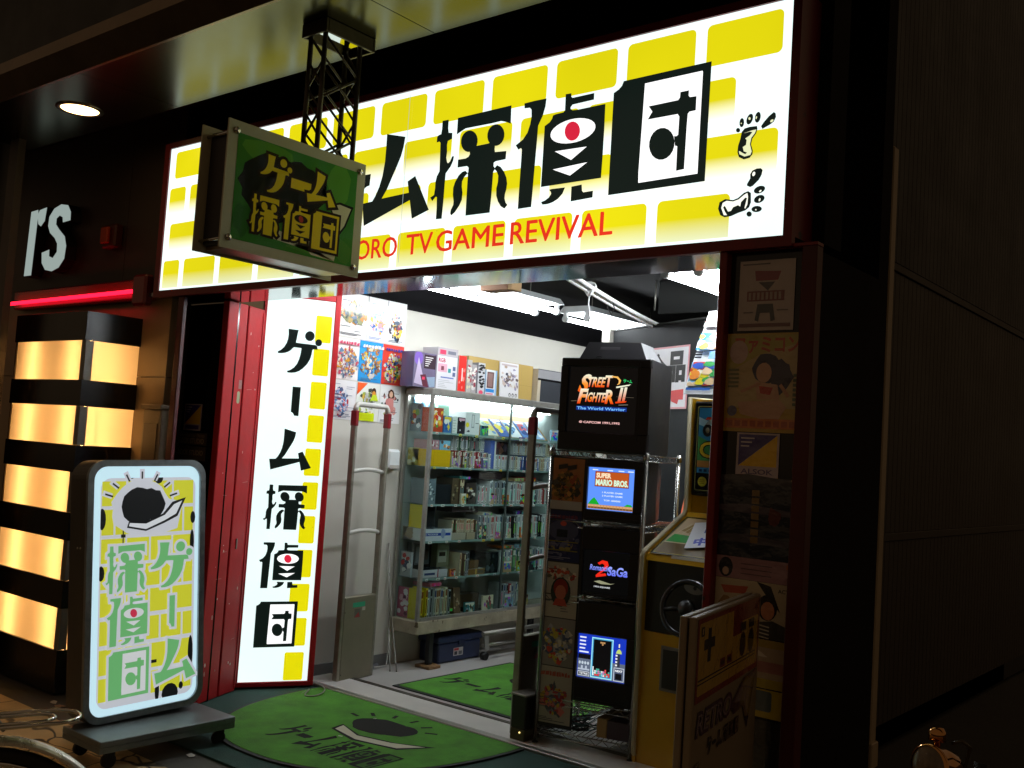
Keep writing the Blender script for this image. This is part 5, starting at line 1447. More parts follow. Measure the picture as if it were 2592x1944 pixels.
def crt(name, lb, u0, u1, z0, z1, wf, depth, su0, su1, sz0, sz1, art, straight=0.35, speaker=0.0):
    """tube television: bezel, tapering body, tube screen"""
    t = rthing(name, lb, 'television', 'televisions stacked on the wire rack')
    mb = MB()
    w1, w2 = wf+depth*straight, wf+depth
    du, dz = (u1-u0)*.17, (z1-z0)*.12
    R0 = [(u0, wf+.022, z0), (u1, wf+.022, z0), (u1, wf+.022, z1), (u0, wf+.022, z1)]
    R1 = [(u0+.004, w1, z0), (u1-.004, w1, z0), (u1-.004, w1, z1-.004), (u0+.004, w1, z1-.004)]
    R2 = [(u0+du, w2, z0+.01), (u1-du, w2, z0+.01), (u1-du, w2, z1-dz), (u0+du, w2, z1-dz)]
    for A_, B_ in ((R0, R1), (R1, R2)):
        for k in range(4):
            mb.face([A_[k], B_[k], B_[(k+1) % 4], A_[(k+1) % 4]][::-1])
    mb.face(R2[::-1]); mb.face(R0)
    for k in range(10):
        z = z0+(z1-z0)*(.25+.05*k)
        mb.obox((u1-.004, wf+depth*.22, z), (.0008, 0, 0), (0, depth*.08, 0), (0, 0, .003))
    mb.build('cabinet', M_dark, t, local=True)
    mb = MB()
    b = 0.006
    mb.box(u0, u1, wf, wf+.021, z0, sz0, b); mb.box(u0, u1, wf, wf+.021, sz1, z1, b)
    mb.box(u0, su0, wf, wf+.021, sz0, sz1); mb.box(su1, u1, wf, wf+.021, sz0, sz1)
    mb.box(u0+.02, u1-.02, wf-.004, wf-.0005, z0+.016, z0+.020)
    if speaker:
        for k in range(3):
            mb.box(u0+.1+k*.03, u0+.115+k*.03, wf-.003, wf-.0005, z0+.03, z0+.04, .001)
        mb.box(u1-speaker, u1-speaker+.006, wf-.003, wf-.0005, z0+.05, z1-.02)
    mb.build('bezel', pm('bezel_black', '#19181a', 0.3, var=0.15), t, local=True)
    W_, H_ = su1-su0, sz1-sz0
    def bulge(x, y, o):
        a, c = (x/W_-.5)*2, (y/H_-.5)*2
        return Vector((su0+x, wf+.017 - o, sz0+y))
    n = 12
    base = Art()
    bgc = art.bg
    for i in range(n):
        for j in range(n):
            pass
    A_ = Art()
    fs = []
    for i in range(n):
        for j in range(n):
            x0, x1, y0, y1 = W_*i/n, W_*(i+1)/n, H_*j/n, H_*(j+1)/n
            fs.append(([(x0, y0), (x1, y0), (x1, y1), (x0, y1)], [H(bgc)]*4))
    A_.E = [fs] + art.E
    A_.build('screen', M_screen, (su0, wf, sz0), (1, 0, 0), (0, 0, 1), t, local=True, tf=lambda x, y, o: bulge(x, y, o))
    return t
# title screen on the big set
W_, H_ = .378, .338
a = Art(); a.bg = '#050506'
o_, c_ = '#dd3c10', '#e9ead0'
o_, m_ = '#e23a06', '#f2922c'
a.text('S', .048, .203, .098, .300, o_, .04, c_, .35, 0, m_)
a.text('TREE', .100, .234, .196, .286, o_, .035, c_, .2, 0, m_)
a.text('T', .196, .236, .236, .296, o_, .035, c_, .1, 0, m_)
a.poly([(.236, .294), (.268, .292), (.286, .272), (.280, .254), (.264, .248), (.273, .258), (.274, .272), (.262, .284), (.236, .287)], '#f0b45c')
a.text('F', .052, .146, .096, .224, o_, .04, c_, .22, 0, m_)
a.text('IGHTE', .096, .156, .202, .206, o_, .035, c_, .18, 0, m_)
a.text('R', .204, .150, .252, .222, o_, .04, c_, .08, 0, m_)
a.poly([(.262, .154), (.315, .160), (.322, .168), (.262, .162)], o_)
a.poly([(.273, .162), (.289, .162), (.301, .236), (.287, .236)], o_, [H('#d84a18'), H('#d84a18'), H(c_), H(c_)])
a.poly([(.296, .164), (.310, .164), (.322, .238), (.308, .238)], o_, [H('#d84a18'), H('#d84a18'), H(c_), H(c_)])
a.poly([(.262, .232), (.33, .246), (.34, .254), (.262, .240)], c_)
a.glyph('ge', .297, .262, .315, .279, '#2ec46a'); a.rect(.317, .268, .328, .2715, '#2ec46a'); a.glyph('mu', .330, .260, .346, .276, '#2ec46a')
a.rect(.05, .113, .325, .134, '#0c2c7c')
a.text('The World Warrior', .054, .116, .318, .131, '#6fb4f6', .03)
a.text('© CAPCOM 1991,1992', .070, .044, .292, .058, '#eeb8b4', .03)
a.line(.265, .188, .36, .186, .0012, '#6a6050'); a.line(.28, .146, .33, .149, .0016, '#a8a090'); a.line(.02, .158, .05, .160, .0014, '#8a7a60')
crt('television', 'large black television with an orange game title on screen, on top of the rack', .029, .515, 1.5215, 2.0, -.02, .66, .068, .446, 1.618, 1.956, a, .58, .062)
# blue title screen
a = Art(); a.bg = '#5c8ef2'
a.rect(.002, .004, .244, .026, '#b07a48')
for k in range(14):
    a.poly([(.004+k*.0172, .006), (.0186+k*.0172, .006), (.0186+k*.0172, .014), (.004+k*.0172, .014)], '#6a4a28')
    a.poly([(.004+k*.0172, .016), (.0186+k*.0172, .016), (.0186+k*.0172, .024), (.004+k*.0172, .024)], '#d0a070')
a.poly([(.004, .0265), (.066, .0265), (.05, .048), (.036, .062), (.022, .050)], '#18a028')
a.poly([(.196, .0265), (.242, .0265), (.236, .036), (.214, .038)], '#18a028')
a.rect(.035, .118, .218, .196, '#1c1008'); a.rect(.037, .120, .216, .194, '#b4501c')
a.text('SUPER', .042, .162, .122, .188, '#f4dcb8', .05); a.text('MARIO BROS.', .040, .124, .214, .156, '#cfeccf', .05)
for k, tx in enumerate(('1 PLAYER GAME', '2 PLAYER GAME')):
    a.text(tx, .078, .086-.017*k, .188, .094-.017*k, '#d4e2fa', .03)
a.text('TOP- 000000', .088, .046, .178, .054, '#d4e2fa', .03)
for x in (.02, .1, .16, .21):
    a.rect(x, .200, x+.03, .205, '#dce8fc')
crt('television', 'small black television showing a blue title screen, highest of the three small ones', .195, .502, 1.17, 1.484, -.012, .48, .207, .456, 1.226, 1.441, a, .55)
# dark logo screen
a = Art(); a.bg = '#060606'
a.poly([(.075, .158), (.10, .174), (.128, .170), (.135, .150), (.12, .128), (.09, .104), (.12, .110), (.125, .098), (.07, .086), (.068, .096), (.105, .13), (.113, .15), (.1, .158), (.085, .150)], '#e22818')
a.text('Romancing', .034, .112, .150, .148, '#6470e4', .02, '#8c9cf4', .1)
a.text('SaGa', .128, .100, .236, .146, '#5c68e0', .03, '#94a4f8', .1)
a.poly([(.06, .064), (.09, .072), (.15, .060), (.172, .064), (.15, .056), (.1, .054)], '#8c8c70')
a.text('1993 SQUARE', .062, .034, .148, .043, '#c8ccd0', .03)
crt('television', 'small black television with red and blue logo on black, middle of the three small ones', .195, .502, .79, 1.138, -.012, .48, .207, .456, .80, 1.02, a, .55)
# falling block game
a = Art(); a.bg = '#1634b4'
a.rect(.002, .002, .254, .092, '#5a6478')
a.rect(.002, .092, .068, .116, '#0a0c14')
for k in range(4): a.poly(ellp(.012+.015*k, .072, .006, .008, 8), '#b8c4d0')
a.rect(.004, .008, .066, .030, '#c8d0dc'); a.rect(.007, .011, .063, .027, '#10141c'); a.text('TETRIS', .012, .014, .058, .024, '#e4e8ee', .03)
a.poly([(.004, .036), (.066, .036), (.066, .044), (.052, .044), (.052, .058), (.042, .058), (.042, .044), (.03, .044), (.03, .058), (.02, .058), (.02, .044), (.004, .044)], '#aab4c4')
a.rect(.072, .006, .186, .206, '#9ce0f0'); a.rect(.077, .011, .181, .201, '#3a8cb4'); a.rect(.082, .016, .176, .196, '#06070a')
r_ = random.Random(2)
for i in range(10):
    for j in range(r_.choice((2, 3, 4))):
        a.rect(.0835+i*.0092, .0175+j*.0092, .0915+i*.0092, .0255+j*.0092, r_.choice(['#7fc8d8', '#d84a4a', '#e8e4e0', '#c87ab0', '#4aa890']))
a.rect(.0835, .0175, .0885, .062, '#f0f4f4')
for x, y in ((.118, .180), (.127, .180), (.127, .171), (.136, .180)): a.rect(x, y, x+.008, y+.008, '#b88a58')
for k, wd_ in enumerate((.034, .032, .034, .03, .05)):
    a.rect(.008, .196-.018*k, .008+wd_, .203-.018*k, '#dfe6f6')
a.rect(.196, .006, .25, .072, '#c8d0dc'); a.rect(.199, .009, .247, .069, '#48526a'); a.rect(.205, .014, .238, .044, '#0a0c12'); a.text('NEXT', .203, .052, .242, .062, '#eef0f4', .04)
a.rect(.206, .076, .226, .14, '#2a3040')
for k in range(4): a.rect(.202, .08+.016*k, .212, .088+.016*k, '#e8e8e8')
a.poly([(.203, .142), (.208, .156), (.219, .166), (.23, .156), (.234, .142)], '#b8cc6c')
a.rect(.216, .172, .222, .190, '#f0e8c0')
crt('television', 'small black television showing a falling block puzzle, lowest of the three small ones', .195, .502, .26, .76, -.012, .48, .205, .463, .38, .598, a, .55)
# converter box lying on the big set
tbx2 = rthing('top_box', 'black wedge shaped loudspeaker box lying on the large television', 'speaker')
mb = MB()
P0_ = [(.075, .10, 2.002), (.452, .10, 2.002), (.452, .40, 2.002), (.075, .40, 2.002)]
P1_ = [(.105, .16, 2.105), (.395, .16, 2.105), (.395, .38, 2.105), (.105, .38, 2.105)]
mb.face(P0_[::-1]); mb.face(P1_)
for k in range(4): mb.face([P0_[k], P0_[(k+1) % 4], P1_[(k+1) % 4], P1_[k]])
mb.build('shell', pm('box_black', '#2b282b', 0.5, bump=0.1, bscale=180), tbx2, local=True)
mb = MB(); mb.obox((.235, .1385, 2.07), (.055, 0, 0), (0, .0015, .002), (0, .003, .0065), .001); mb.build('badge_recess', pm('recess_grey', '#5a575a', 0.4), tbx2, local=True)
mb = MB(); mb.path([(.19+.016*math.cos(t), .098, 2.015+.008*math.sin(t)) for t in [k*.5 for k in range(13)]], .0025, 6); mb.build('cable_loop', M_rubber, tbx2, local=True)
# strip of magazine pages taped up the left of the rack
rs = rthing('strip_board', 'narrow black board on the rack edge carrying a column of posters', 'board')
MB().box(-.016, .193, .001, .007, .105, 1.492, .001).build('board', M_black, rs, local=True)
MB().box(-.0165, -.0085, .0075, .30, .105, 1.492, .001).build('side', M_black, rs, local=True)
SP = [(1.212, 1.476, poster(31, .19, .264, '#b5713a', ['#7a5a1c', '#c88a3c', '#4a3a1c', '#8c6a2c', '#3c3420', '#a04a24', '#5a5040'], 60, (.5, .42, .42, .28), .10, foot=False), 'orange poster with a line of dark figures at the top of the rack strip'),
      (.945, 1.206, poster(32, .19, .261, '#2a3158', ['#6a6a88', '#3c3c60', '#9a8a50', '#20243c', '#545878'], 34, (.5, .42, .42, .34), .10, title=1, tcol='#6c3448', lines=8, lcol='#8888a0'), 'dark blue poster with an arch and screens, second on the rack strip'),
      (.66, .939, poster(33, .19, .279, '#b3a898', ['#a04038', '#8a7a6a', '#c85840', '#6a6050', '#d8c8b0'], 26, (.5, .8, .42, .12), .09, foot=False, lines=5), 'poster with round red haired portrait on the rack strip'),
      (.415, .655, poster(34, .19, .24, '#8d8a86', ['#c84030', '#4a5a7a', '#c0b048', '#a8a8b0', '#6a7890', '#d8d0c0'], 60, (.5, .5, .44, .4), .10, foot=False), 'poster crowded with red and blue vehicles on the rack strip'),
      (.125, .41, poster(35, .19, .285, '#b0a89a', ['#b84848', '#c8a840', '#7a7a8a', '#d87a70', '#5a5a62', '#a03038'], 46, (.52, .42, .34, .26), .10, title=1, tcol='#b05848', lines=4), 'pale poster with pink and yellow fighters at the bottom of the rack strip')]
M_Ri = Matrix.Translation(Vector(RO)) @ Matrix.Rotation(RT, 4, 'Z')
for z0, z1, A, lb in SP:
    if 'round red' in lb:
        A.poly(ellp(.10, .13, .055, .075, 18), '#2f3a34'); A.poly(ellp(.10, .15, .040, .048, 14), '#8c2a20'); A.poly(ellp(.10, .128, .030, .038, 14), '#c06a50'); A.poly([(.06, .06), (.14, .06), (.125, .095), (.075, .095)], '#b84a38')
    if 'arch' in lb:
        A.poly(ellp(.095, .16, .085, .05, 20), '#4a4c66'); A.rect(.06, .125, .12, .165, '#14202a'); A.poly(ellp(.095, .195, .018, .013, 10), '#c05040'); A.rect(.01, .10, .18, .105, '#8a8038'); A.rect(.01, .055, .18, .060, '#8a8038')
    if 'dark figures' in lb:
        A.poly([(.05, .205), (.10, .215), (.10, .238), (.05, .228)], '#2a1c10'); A.poly([(.10, .203), (.15, .212), (.15, .236), (.10, .226)], '#2a1c10'); A.rect(0, 0, .19, .045, '#b4a89a')
    u_ = M_Ri.to_3x3() @ Vector((1, 0, 0))
    tag(A.build('poster', M_gloss, M_Ri @ Vector((-.007, -.0006, z0)), u_, (0, 0, 1), loc=tuple(M_Ri @ Vector((.09, 0, z0))), back=.001), lb, 'poster', 'posters taped in a strip on the rack')
# things on the rack's bottom shelf and by its foot
cn = rthing('carton', 'brown carton lying on the lowest rack shelf', 'carton')
MB().box(.318, .372, .03, .30, .0905, .185, .003).build('carton_end', pm('tan_card', '#a88a5a', 0.7), cn, local=True)
MB().box(.373, .50, .03, .30, .0905, .180, .003).build('wrapping', pm('mauve_card', '#4c4250', 0.6), cn, local=True)
cw = rthing('cable_tangle', 'tangle of thin dark cables on the lowest rack shelf', 'cables')
r_ = random.Random(9); mb = MB()
for k in range(9):
    P = [Vector((r_.uniform(.02, .30), r_.uniform(.01, .4), r_.uniform(.095, .15))) for _ in range(6)]
    q = []
    for i in range(len(P)-1):
        for t in range(4): q.append(P[i].lerp(P[i+1], t/4) + Vector((0, 0, -.012*math.sin(math.pi*t/4))))
    mb.path(q, .0028, 5, mi=k % 2)
mb.build('wire', [M_rubber, pm('teal_wire', '#2c5a58', 0.5)], cw, local=True)
ad = rthing('power_adaptor', 'white power adaptor among the cables on the lowest rack shelf', 'adaptor')
MB().box(.11, .16, .05, .10, .089, .125, .004).build('body', pm('white_plastic', '#e6ebea', 0.3), ad, local=True)
sp = thing('floor_speaker', 'small dark loudspeaker with yellowish foot standing before the rack', 'speaker', (-3.24, 0.0, 0.016))
MB().box(-3.29, -3.195, -.012, .12, .017, .075, .004).build('base', pm('olive_plastic', '#4a4322', 0.5), sp)
MB().box(-3.29, -3.195, -.012, .12, .076, .24, .006).build('cabinet', pm('dark_wood', '#23201c', 0.5), sp)
MB().box(-3.295, -3.19, -.017, .125, .241, .252, .003).build('lid', M_alud, sp)
MB().tube((-3.225, -.0125, .06), (-3.225, -.016, .06), .004, n=8).build('pilot_lamp', emit('pilot', '#ffe08a', 2.5), sp)

# ------------------------------------------------------------------ arcade driving machine
ac = thing('arcade_machine', 'yellow arcade driving machine with steering wheel and angled marquee', 'arcade machine', (-2.38, 0.5, 0))
M_yel = pm('cabinet_yellow', '#c89a12', 0.3, var=0.12, scale=3, coat=0.3)
prof = [(.165, 0.0), (.16, .60), (.150, 1.02), (.165, 1.04), (.545, 1.222), (.562, 1.26), (.550, 1.835), (1.0, 1.835), (1.0, 0.0)]
for x0, x1 in ((-2.662, -2.640), (-2.132, -2.110)):
    MB().prism(prof, (x0, 0, 0), (0, 1, 0), (0, 0, 1), x1-x0).build('side_panel', M_yel, ac)
    mb = MB(); mb.path([((x0+x1)/2, .245, .006), ((x0+x1)/2, .20, .02), ((x0+x1)/2, .164, .06)] + [((x0+x1)/2, y-.004, z+.002) for y, z in prof[1:7]] + [((x0+x1)/2, .8, 1.838)], .0125, 8)
    mb.build('edge_trim', pm('cream_trim', '#b8ae90', 0.4), ac)
MB().box(-2.639, -2.133, .175, .99, .0, .655).build('front', M_yel, ac)
MB().box(-2.639, -2.133, .185, .215, .656, 1.0).build('dash', pm('dash_black', '#1a1917', 0.45, var=0.2), ac)
mb = MB(); mb.prism([(.168, 1.001), (.18, 1.03), (.54, 1.205), (.56, 1.235), (.60, 1.235), (.60, 1.0)], (-2.639, 0, 0), (0, 1, 0), (0, 0, 1), .506); mb.build('console', M_yel, ac)
MB().box(-2.639, -2.133, .60, .99, 1.2355, 1.833).build('head', M_yel, ac)
MB().box(-2.632, -2.14, .566, .598, 1.325, 1.822, .006).build('marquee_frame', M_dark, ac)
A = Art(); A.rect(0, 0, .46, .47, '#15130e'); A.poly(rrect(.012, .012, .448, .458, .012), '#8a8a50'); A.poly(rrect(.017, .017, .443, .453, .010), '#15160f')
A.rect(.022, .105, .438, .448, '#2f7fb4'); A.poly([(.022, .40), (.022, .36), (.2, .30), (.2, .33)], '#a8d0e4'); A.poly([(.022, .30), (.15, .24), (.3, .34), (.438, .22), (.438, .135), (.022, .135)], '#4a9a58')
A.rect(.022, .135, .438, .17, '#c08a48'); A.rect(.022, .105, .438, .132, '#3a8cc0')
for k in range(9): A.rect(.035+.028*k, .112, .035+.028*k+.018, .126, '#1c3c5c')
for x in (.075, .15, .24):
    A.poly(ellp(x, .33, .028, .034, 14), '#24241f'); A.poly(ellp(x, .33, .012, .015, 10), '#8a8a7c')
A.poly([(.06, .36), (.09, .395), (.24, .40), (.27, .365)], '#8f9498'); A.poly([(.06, .385), (.07, .40), (.22, .405), (.22, .39)], '#b83424')
A.text('CL', .03, .18, .20, .275, '#2a2410', .06); A.text('CL', .034, .186, .196, .270, '#e8c834', .02)
A.poly(ellp(.058, .06, .026, .026, 16), '#b4a834'); A.rect(.04, .058, .076, .061, '#6a5c14'); A.rect(.044, .066, .072, .072, '#8a7c1c'); A.rect(.044, .048, .072, .054, '#8a7c1c')
A.rect(.10, .03, .2, .085, '#3a3c34'); A.rect(.12, .04, .16, .075, '#8c2c24')
A.build('marquee', M_gloss, (-2.625, .5655, 1.34), (1, 0, 0), (0, 0, 1), ac)
A = Art(); A.rect(0, 0, .49, .40, '#3a3420'); A.poly(rrect(.012, .012, .478, .388, .01), '#8a7c34'); A.poly(rrect(.017, .017, .473, .383, .01), '#5a4828')
A.poly([(.017, .12), (.25, .12), (.3, .2), (.473, .2), (.473, .383), (.017, .383)], '#c0a888'); A.poly([(.02, .13), (.18, .13), (.22, .2), (.03, .21)], '#2f8a3c'); A.poly(blob(random.Random(4), .13, .28, .08, .06, 14), '#8a7038')
A.poly([(.2, .383), (.24, .25), (.28, .25), (.26, .383)], '#58a0c4'); A.poly([(.3, .383), (.33, .25), (.38, .25), (.36, .383)], '#cfe0e8')
for k in range(7): A.line(.04+.03*k, .22, .07+.03*k, .33, .003, '#d8ccac')
sv = Vector((0, .36, .175)).normalized()
A.build('control_art', M_gloss, Vector((-2.632, .182, 1.0335)) + Vector((0, -.175, .36)).normalized()*.004, (1, 0, 0), sv, ac)
A = Art(); A.rect(0, 0, .42, .016, '#d8d4c8'); A.build('label_strip', M_print, (-2.50, .1665, 1.0245), (1, 0, 0), (0, .3, 1), ac)
A = Art(); A.poly(rrect(0, 0, .32, .27, .02), '#dde0ea')
A.text('中', .035, .02, .105, .10, '#2c40b4', .05); A.text('中', .07, .13, .14, .21, '#2c40b4', .05)
nt_ = A.build('paper_sign', M_print, Vector((-2.47, .235, 1.075)), Vector((.94, 0, 0)) + sv*.30, sv*1.0 - Vector((.28, 0, 0)), loc=(-2.3, .3, 1.1), back=.001)
tag(nt_, 'white paper sign with blue characters lying on the arcade machine console', 'paper sign')
sw = MB(); C_ = Vector((-2.36, .085, .81)); ax = Vector((0, -1, .25)).normalized(); ux = Vector((1, 0, 0)); vx = ux.cross(ax)
if vx.z < 0: vx = -vx
sw.path([C_ + (ux*math.cos(t)+vx*math.sin(t))*.125 for t in [2*math.pi*k/40 for k in range(40)]], .014, 10, closed=True)
w_ = sw.build('steering_wheel', pm('wheel_black', '#16171a', 0.25), ac)
mb = MB(); mb.lathe([(0, .02), (.035, .016), (.042, .0), (.04, -.02), (.02, -.03), (.02, -.12)], C_, ax, 20)
for an in (RAD(-10), RAD(190), RAD(270)):
    mb.tube(C_ + (ux*math.cos(an)+vx*math.sin(an))*.03, C_ + (ux*math.cos(an)+vx*math.sin(an))*.12, .011, n=8)
mb.build('hub', M_dark, w_)
A = Art(); A.poly(ellp(.0, .0, .06, .035, 20), '#7c7a74'); A.poly(ellp(.0, -.005, .01, .01, 10), '#1c1c1c')
A.build('speed_dial', M_print, (-2.37, .1842, .90), (1, 0, 0), (0, 0, 1), ac)
for (x, z) in ((-2.30, .945), (-2.22, .93)):
    MB().tube((x, .1845, z), (x, .17, z), .02, n=14).build('button', M_greyplastic, ac)
MB().box(-2.53, -2.27, .168, .1745, .385, .60, .003).build('coin_door_frame', pm('coin_grey', '#77746c', 0.45), ac)
MB().box(-2.515, -2.285, .162, .1675, .40, .585, .002).build('coin_door', pm('coin_black', '#2a2926', 0.4, var=0.2), ac)
# flyers leaning above it
A = Art(); A.rect(0, 0, .5, .56, '#eceef0')
def pic(x0, y0, x1, y1, bg, pal, n, sd):
    r = random.Random(sd); A.rect(x0, y0, x1, y1, bg)
    for k in range(n):
        A.poly([(min(max(x, x0), x1), min(max(y, y0), y1)) for x, y in blob(r, r.uniform(x0, x1), r.uniform(y0, y1), .035, .024, r.choice((5, 7)), .35)], r.choice(pal))
for c0 in (.012, .26):
    pic(c0, .05, c0+.225, .205, '#7fb8dc', ['#c8402c', '#e8c8a0', '#3a58b0', '#e8d838', '#3c9a50', '#f0e8dc', '#e89040'], 40, 50+int(c0*10))
    A.rect(c0, .022, c0+.14, .038, '#3c68b8')
    pic(c0, .285, c0+.225, .40, '#3b9ad8', ['#e8904c', '#f4f4f0', '#2c6cb8', '#6cc0a0', '#d8d060'], 26, 60+int(c0*10))
    for k in range(3): A.rect(c0+.01, .225+.018*k, c0+.05, .237+.018*k, '#2c2c34')
    A.rect(c0+.09, .22, c0+.16, .27, '#5c94d0')
    pic(c0, .44, c0+.225, .54, '#b09aa4', ['#d84050', '#e8e0e0', '#7a5a6c', '#c89ca8', '#4c6aa0'], 20, 70+int(c0*10))
fl = A.build('flyer_sheet', M_gloss, (-2.615, .40, 1.848), (1, 0, 0), (-.035, .30, .477), loc=(-2.4, .5, 1.85), back=.003,
             tf=lambda x, y, o: Vector((-2.615-.035*y/.56, .40+.30*y/.56, 1.848+.477*y/.56)) + Vector((x, -.03*math.sin(math.pi*min(1, max(0, y/.56))) - o, o*.6 + .0)))
tag(fl, 'curved sheet of bright game flyers propped on top of the arcade machine', 'flyer sheet')
tc_ = thing('traffic_cone', 'orange traffic cone glimpsed between the rack and the arcade machine', 'traffic cone', (-2.95, 1.15, 0.98))
MB().lathe([(.0, .40), (.02, .40), (.085, .01), (.12, .01), (.12, 0), (0, 0)], (-2.95, 1.15, 1.0), n=20).build('cone', pm('cone_orange', '#d85a1c', 0.45), tc_)
sh = thing('stock_shelf', 'dark shelf unit with grey bags standing behind the television rack', 'shelf', (-2.85, 1.2, 0))
MB().box(-3.05, -2.69, 1.0, 1.33, .96, .995).build('board', pm('shelf_brown', '#3c2f24', 0.6), sh)
for x in (-3.04, -2.71):
    for y in (1.015, 1.315): MB().box(x-.012, x+.012, y-.012, y+.012, 0, .96).build('leg', M_dark, sh)
gb = MB(); gb.lathe([(0, 0), (.11, 0), (.125, .08), (.11, .22), (.05, .33), (.03, .38), (0, .38)], (-2.83, 1.24, .996), n=14)
tag(gb.build('bag', pm('grey_bag', '#6c7078', 0.5, bump=.6, bscale=12), loc=(-2.83, 1.24, .996)), 'crumpled grey bag beside the orange cone', 'bag')

# ------------------------------------------------------------------ post covered with posters
pp = thing('poster_post', 'dark glass post with red jambs covered in posters at the right of the doorway', 'post', (-1.49, -1.07, 0))
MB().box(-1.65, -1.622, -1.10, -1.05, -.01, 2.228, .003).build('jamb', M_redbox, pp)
MB().box(-1.352, -1.30, -1.10, -1.05, -.01, 2.228, .003).build('jamb', pm('shaded_red_jamb', '#4c090d', .45, var=.3), pp)  # same red paint as the other jamb, with shade put into its colour
MB().box(-1.6215, -1.3525, -1.062, -1.05, -.01, 2.236).build('glass_panel', pm('dark_pane', '#0e0b0a'), pp)
MB().box(-1.655, -1.30, -1.098, -1.05, 2.2285, 2.2385).build('head', M_redbox, pp)
def pposter(x0, z0, x1, z1, A, lb):
    tag(A.build('poster', M_film, (x0, -1.066, z0), (1, 0, 0), (0, 0, 1), loc=((x0+x1)/2, -1.066, z0), back=.002), lb, 'poster', 'posters on the dark post')
def PA(w, h, bg):
    A = Art(); A.rect(0, 0, w, h, bg); return A
A = PA(.2, .24, '#b8a8a4')
A.rect(.01, .225, .11, .23, '#5a4c4c'); A.poly([(.06, .17), (.14, .17), (.15, .20), (.055, .205)], '#8a3038'); A.poly([(.07, .165), (.13, .165), (.105, .135)], '#4c4448')
A.rect(.03, .10, .165, .135, '#7c3c38')
for k in range(8): A.rect(.036+.0155*k, .105, .045+.0155*k, .13, '#a89490')
A.poly([(.07, .09), (.125, .09), (.135, .035), (.12, .03), (.115, .06), (.08, .06), (.075, .03), (.062, .035)], '#3c3c40')
A.rect(.005, .012, .19, .024, '#6a3c3a'); A.rect(.02, .06, .055, .064, '#6a5c5a'); A.rect(.14, .066, .18, .07, '#6a5c5a')
pposter(-1.586, 1.956, -1.386, 2.194, A, 'pale grey poster with red band, top of the dark post')
A = PA(.272, .334, '#b8952c')
A.rect(.006, .08, .266, .328, '#c0a878'); A.poly([(.006, .20), (.12, .26), (.266, .30), (.266, .328), (.006, .328)], '#b0a040')
A.text('ファミコン', .03, .265, .262, .322, '#b84424', .03); A.poly(ellp(.045, .27, .034, .04, 16), '#c8a8a4')
rr = random.Random(8)
A.poly(blob(rr, .15, .215, .055, .05, 18, .12), '#2a2240'); A.poly(blob(rr, .20, .185, .04, .055, 16, .18), '#2a2240'); A.poly(ellp(.14, .20, .028, .034, 14), '#c89a80')
A.poly([(.11, .17), (.19, .16), (.2, .11), (.12, .11)], '#c89a80'); A.poly([(.125, .155), (.175, .15), (.165, .125), (.13, .13)], '#b83c30'); A.poly([(.05, .10), (.2, .11), (.225, .085), (.19, .03), (.16, .04), (.06, .06)], '#c89a80')
A.line(.06, .135, .13, .165, .01, '#c08c70'); A.line(.2, .16, .23, .12, .012, '#c08c70')
A.poly(ellp(.03, .07, .018, .018, 14), '#5c5a80'); A.rect(.006, .012, .266, .045, '#c8702c')
for k in range(9): A.rect(.014+.028*k, .018, .034+.028*k, .038, '#a84820')
for k in range(7): A.rect(.245, .09+.016*k, .256, .10+.016*k, '#4c5a3a')
for k in range(5): A.rect(.012, .15+.014*k, .05, .157+.014*k, '#6a6a3c')
pposter(-1.621, 1.613, -1.349, 1.947, A, 'large yellow game magazine poster with a dark haired seated figure on the post')
security('security_sticker', -1.567, 1.463, .153, .147, -1.066, 'purple and yellow security sticker on the poster covered post', True, M_film)
A = PA(.27, .268, '#1c2230')
for k in range(5): A.poly([(0, .05+.05*k), (.27, .045+.05*k), (.27, .062+.05*k), (.1, .078+.05*k), (0, .07+.05*k)], ['#46424e', '#10141e', '#4e4654', '#121826', '#34323c'][k])
for k in range(7): A.rect(.118, .05+.026*k, .145, .07+.026*k, '#7a6238')
A.poly(blob(rr, .20, .14, .025, .03, 9), '#5c2c2a')
pposter(-1.62, 1.194, -1.35, 1.462, A, 'dark poster with gold vertical characters wrapped in crumpled film on the post')
A = PA(.27, .072, '#98737c'); A.poly(ellp(.035, .035, .026, .033, 14), '#221e24'); A.poly(ellp(.035, .022, .012, .014, 10), '#c0a090')
for k in range(3): A.rect(.09, .018+.016*k, .2, .021+.016*k, '#5c4650')
A.rect(.25, .05, .262, .065, '#b86a40')
pposter(-1.62, 1.121, -1.35, 1.193, A, 'narrow pink leaflet below the dark poster on the post')
A = PA(.27, .18, '#b3a58c'); A.poly([(.02, .155), (.12, .16), (.11, .135), (.035, .13)], '#a8503a'); A.poly([(.15, .18), (.2, .17), (.235, .09), (.2, .12)], '#2c2824')
A.poly(ellp(.19, .10, .035, .042, 16), '#241a16'); A.poly(ellp(.192, .09, .024, .03, 14), '#b87a5a'); A.poly([(.15, .0), (.26, .0), (.26, .045), (.21, .06), (.155, .05)], '#3a3630')
for k in range(4): A.line(.145, .008+.012*k, .2, .002+.012*k, .004, '#b8b0a4')
A.text('ACT', .225, .152, .262, .165, '#3c3834', .02); A.poly(blob(rr, .05, .07, .04, .05, 12), '#8a6a3c')
pposter(-1.62, .94, -1.35, 1.12, A, 'beige poster with a person in a striped shirt on the post')
A = PA(.27, .155, '#a8947c'); A.rect(.0, .13, .27, .155, '#a08a3c'); A.poly([(.09, .10), (.2, .10), (.15, .128)], '#d0c4b4'); A.rect(.08, .05, .26, .085, '#9c6a64'); A.rect(.0, 0, .27, .03, '#a8941c')
pposter(-1.62, .782, -1.35, .937, A, 'small tan poster with yellow bands low on the post')
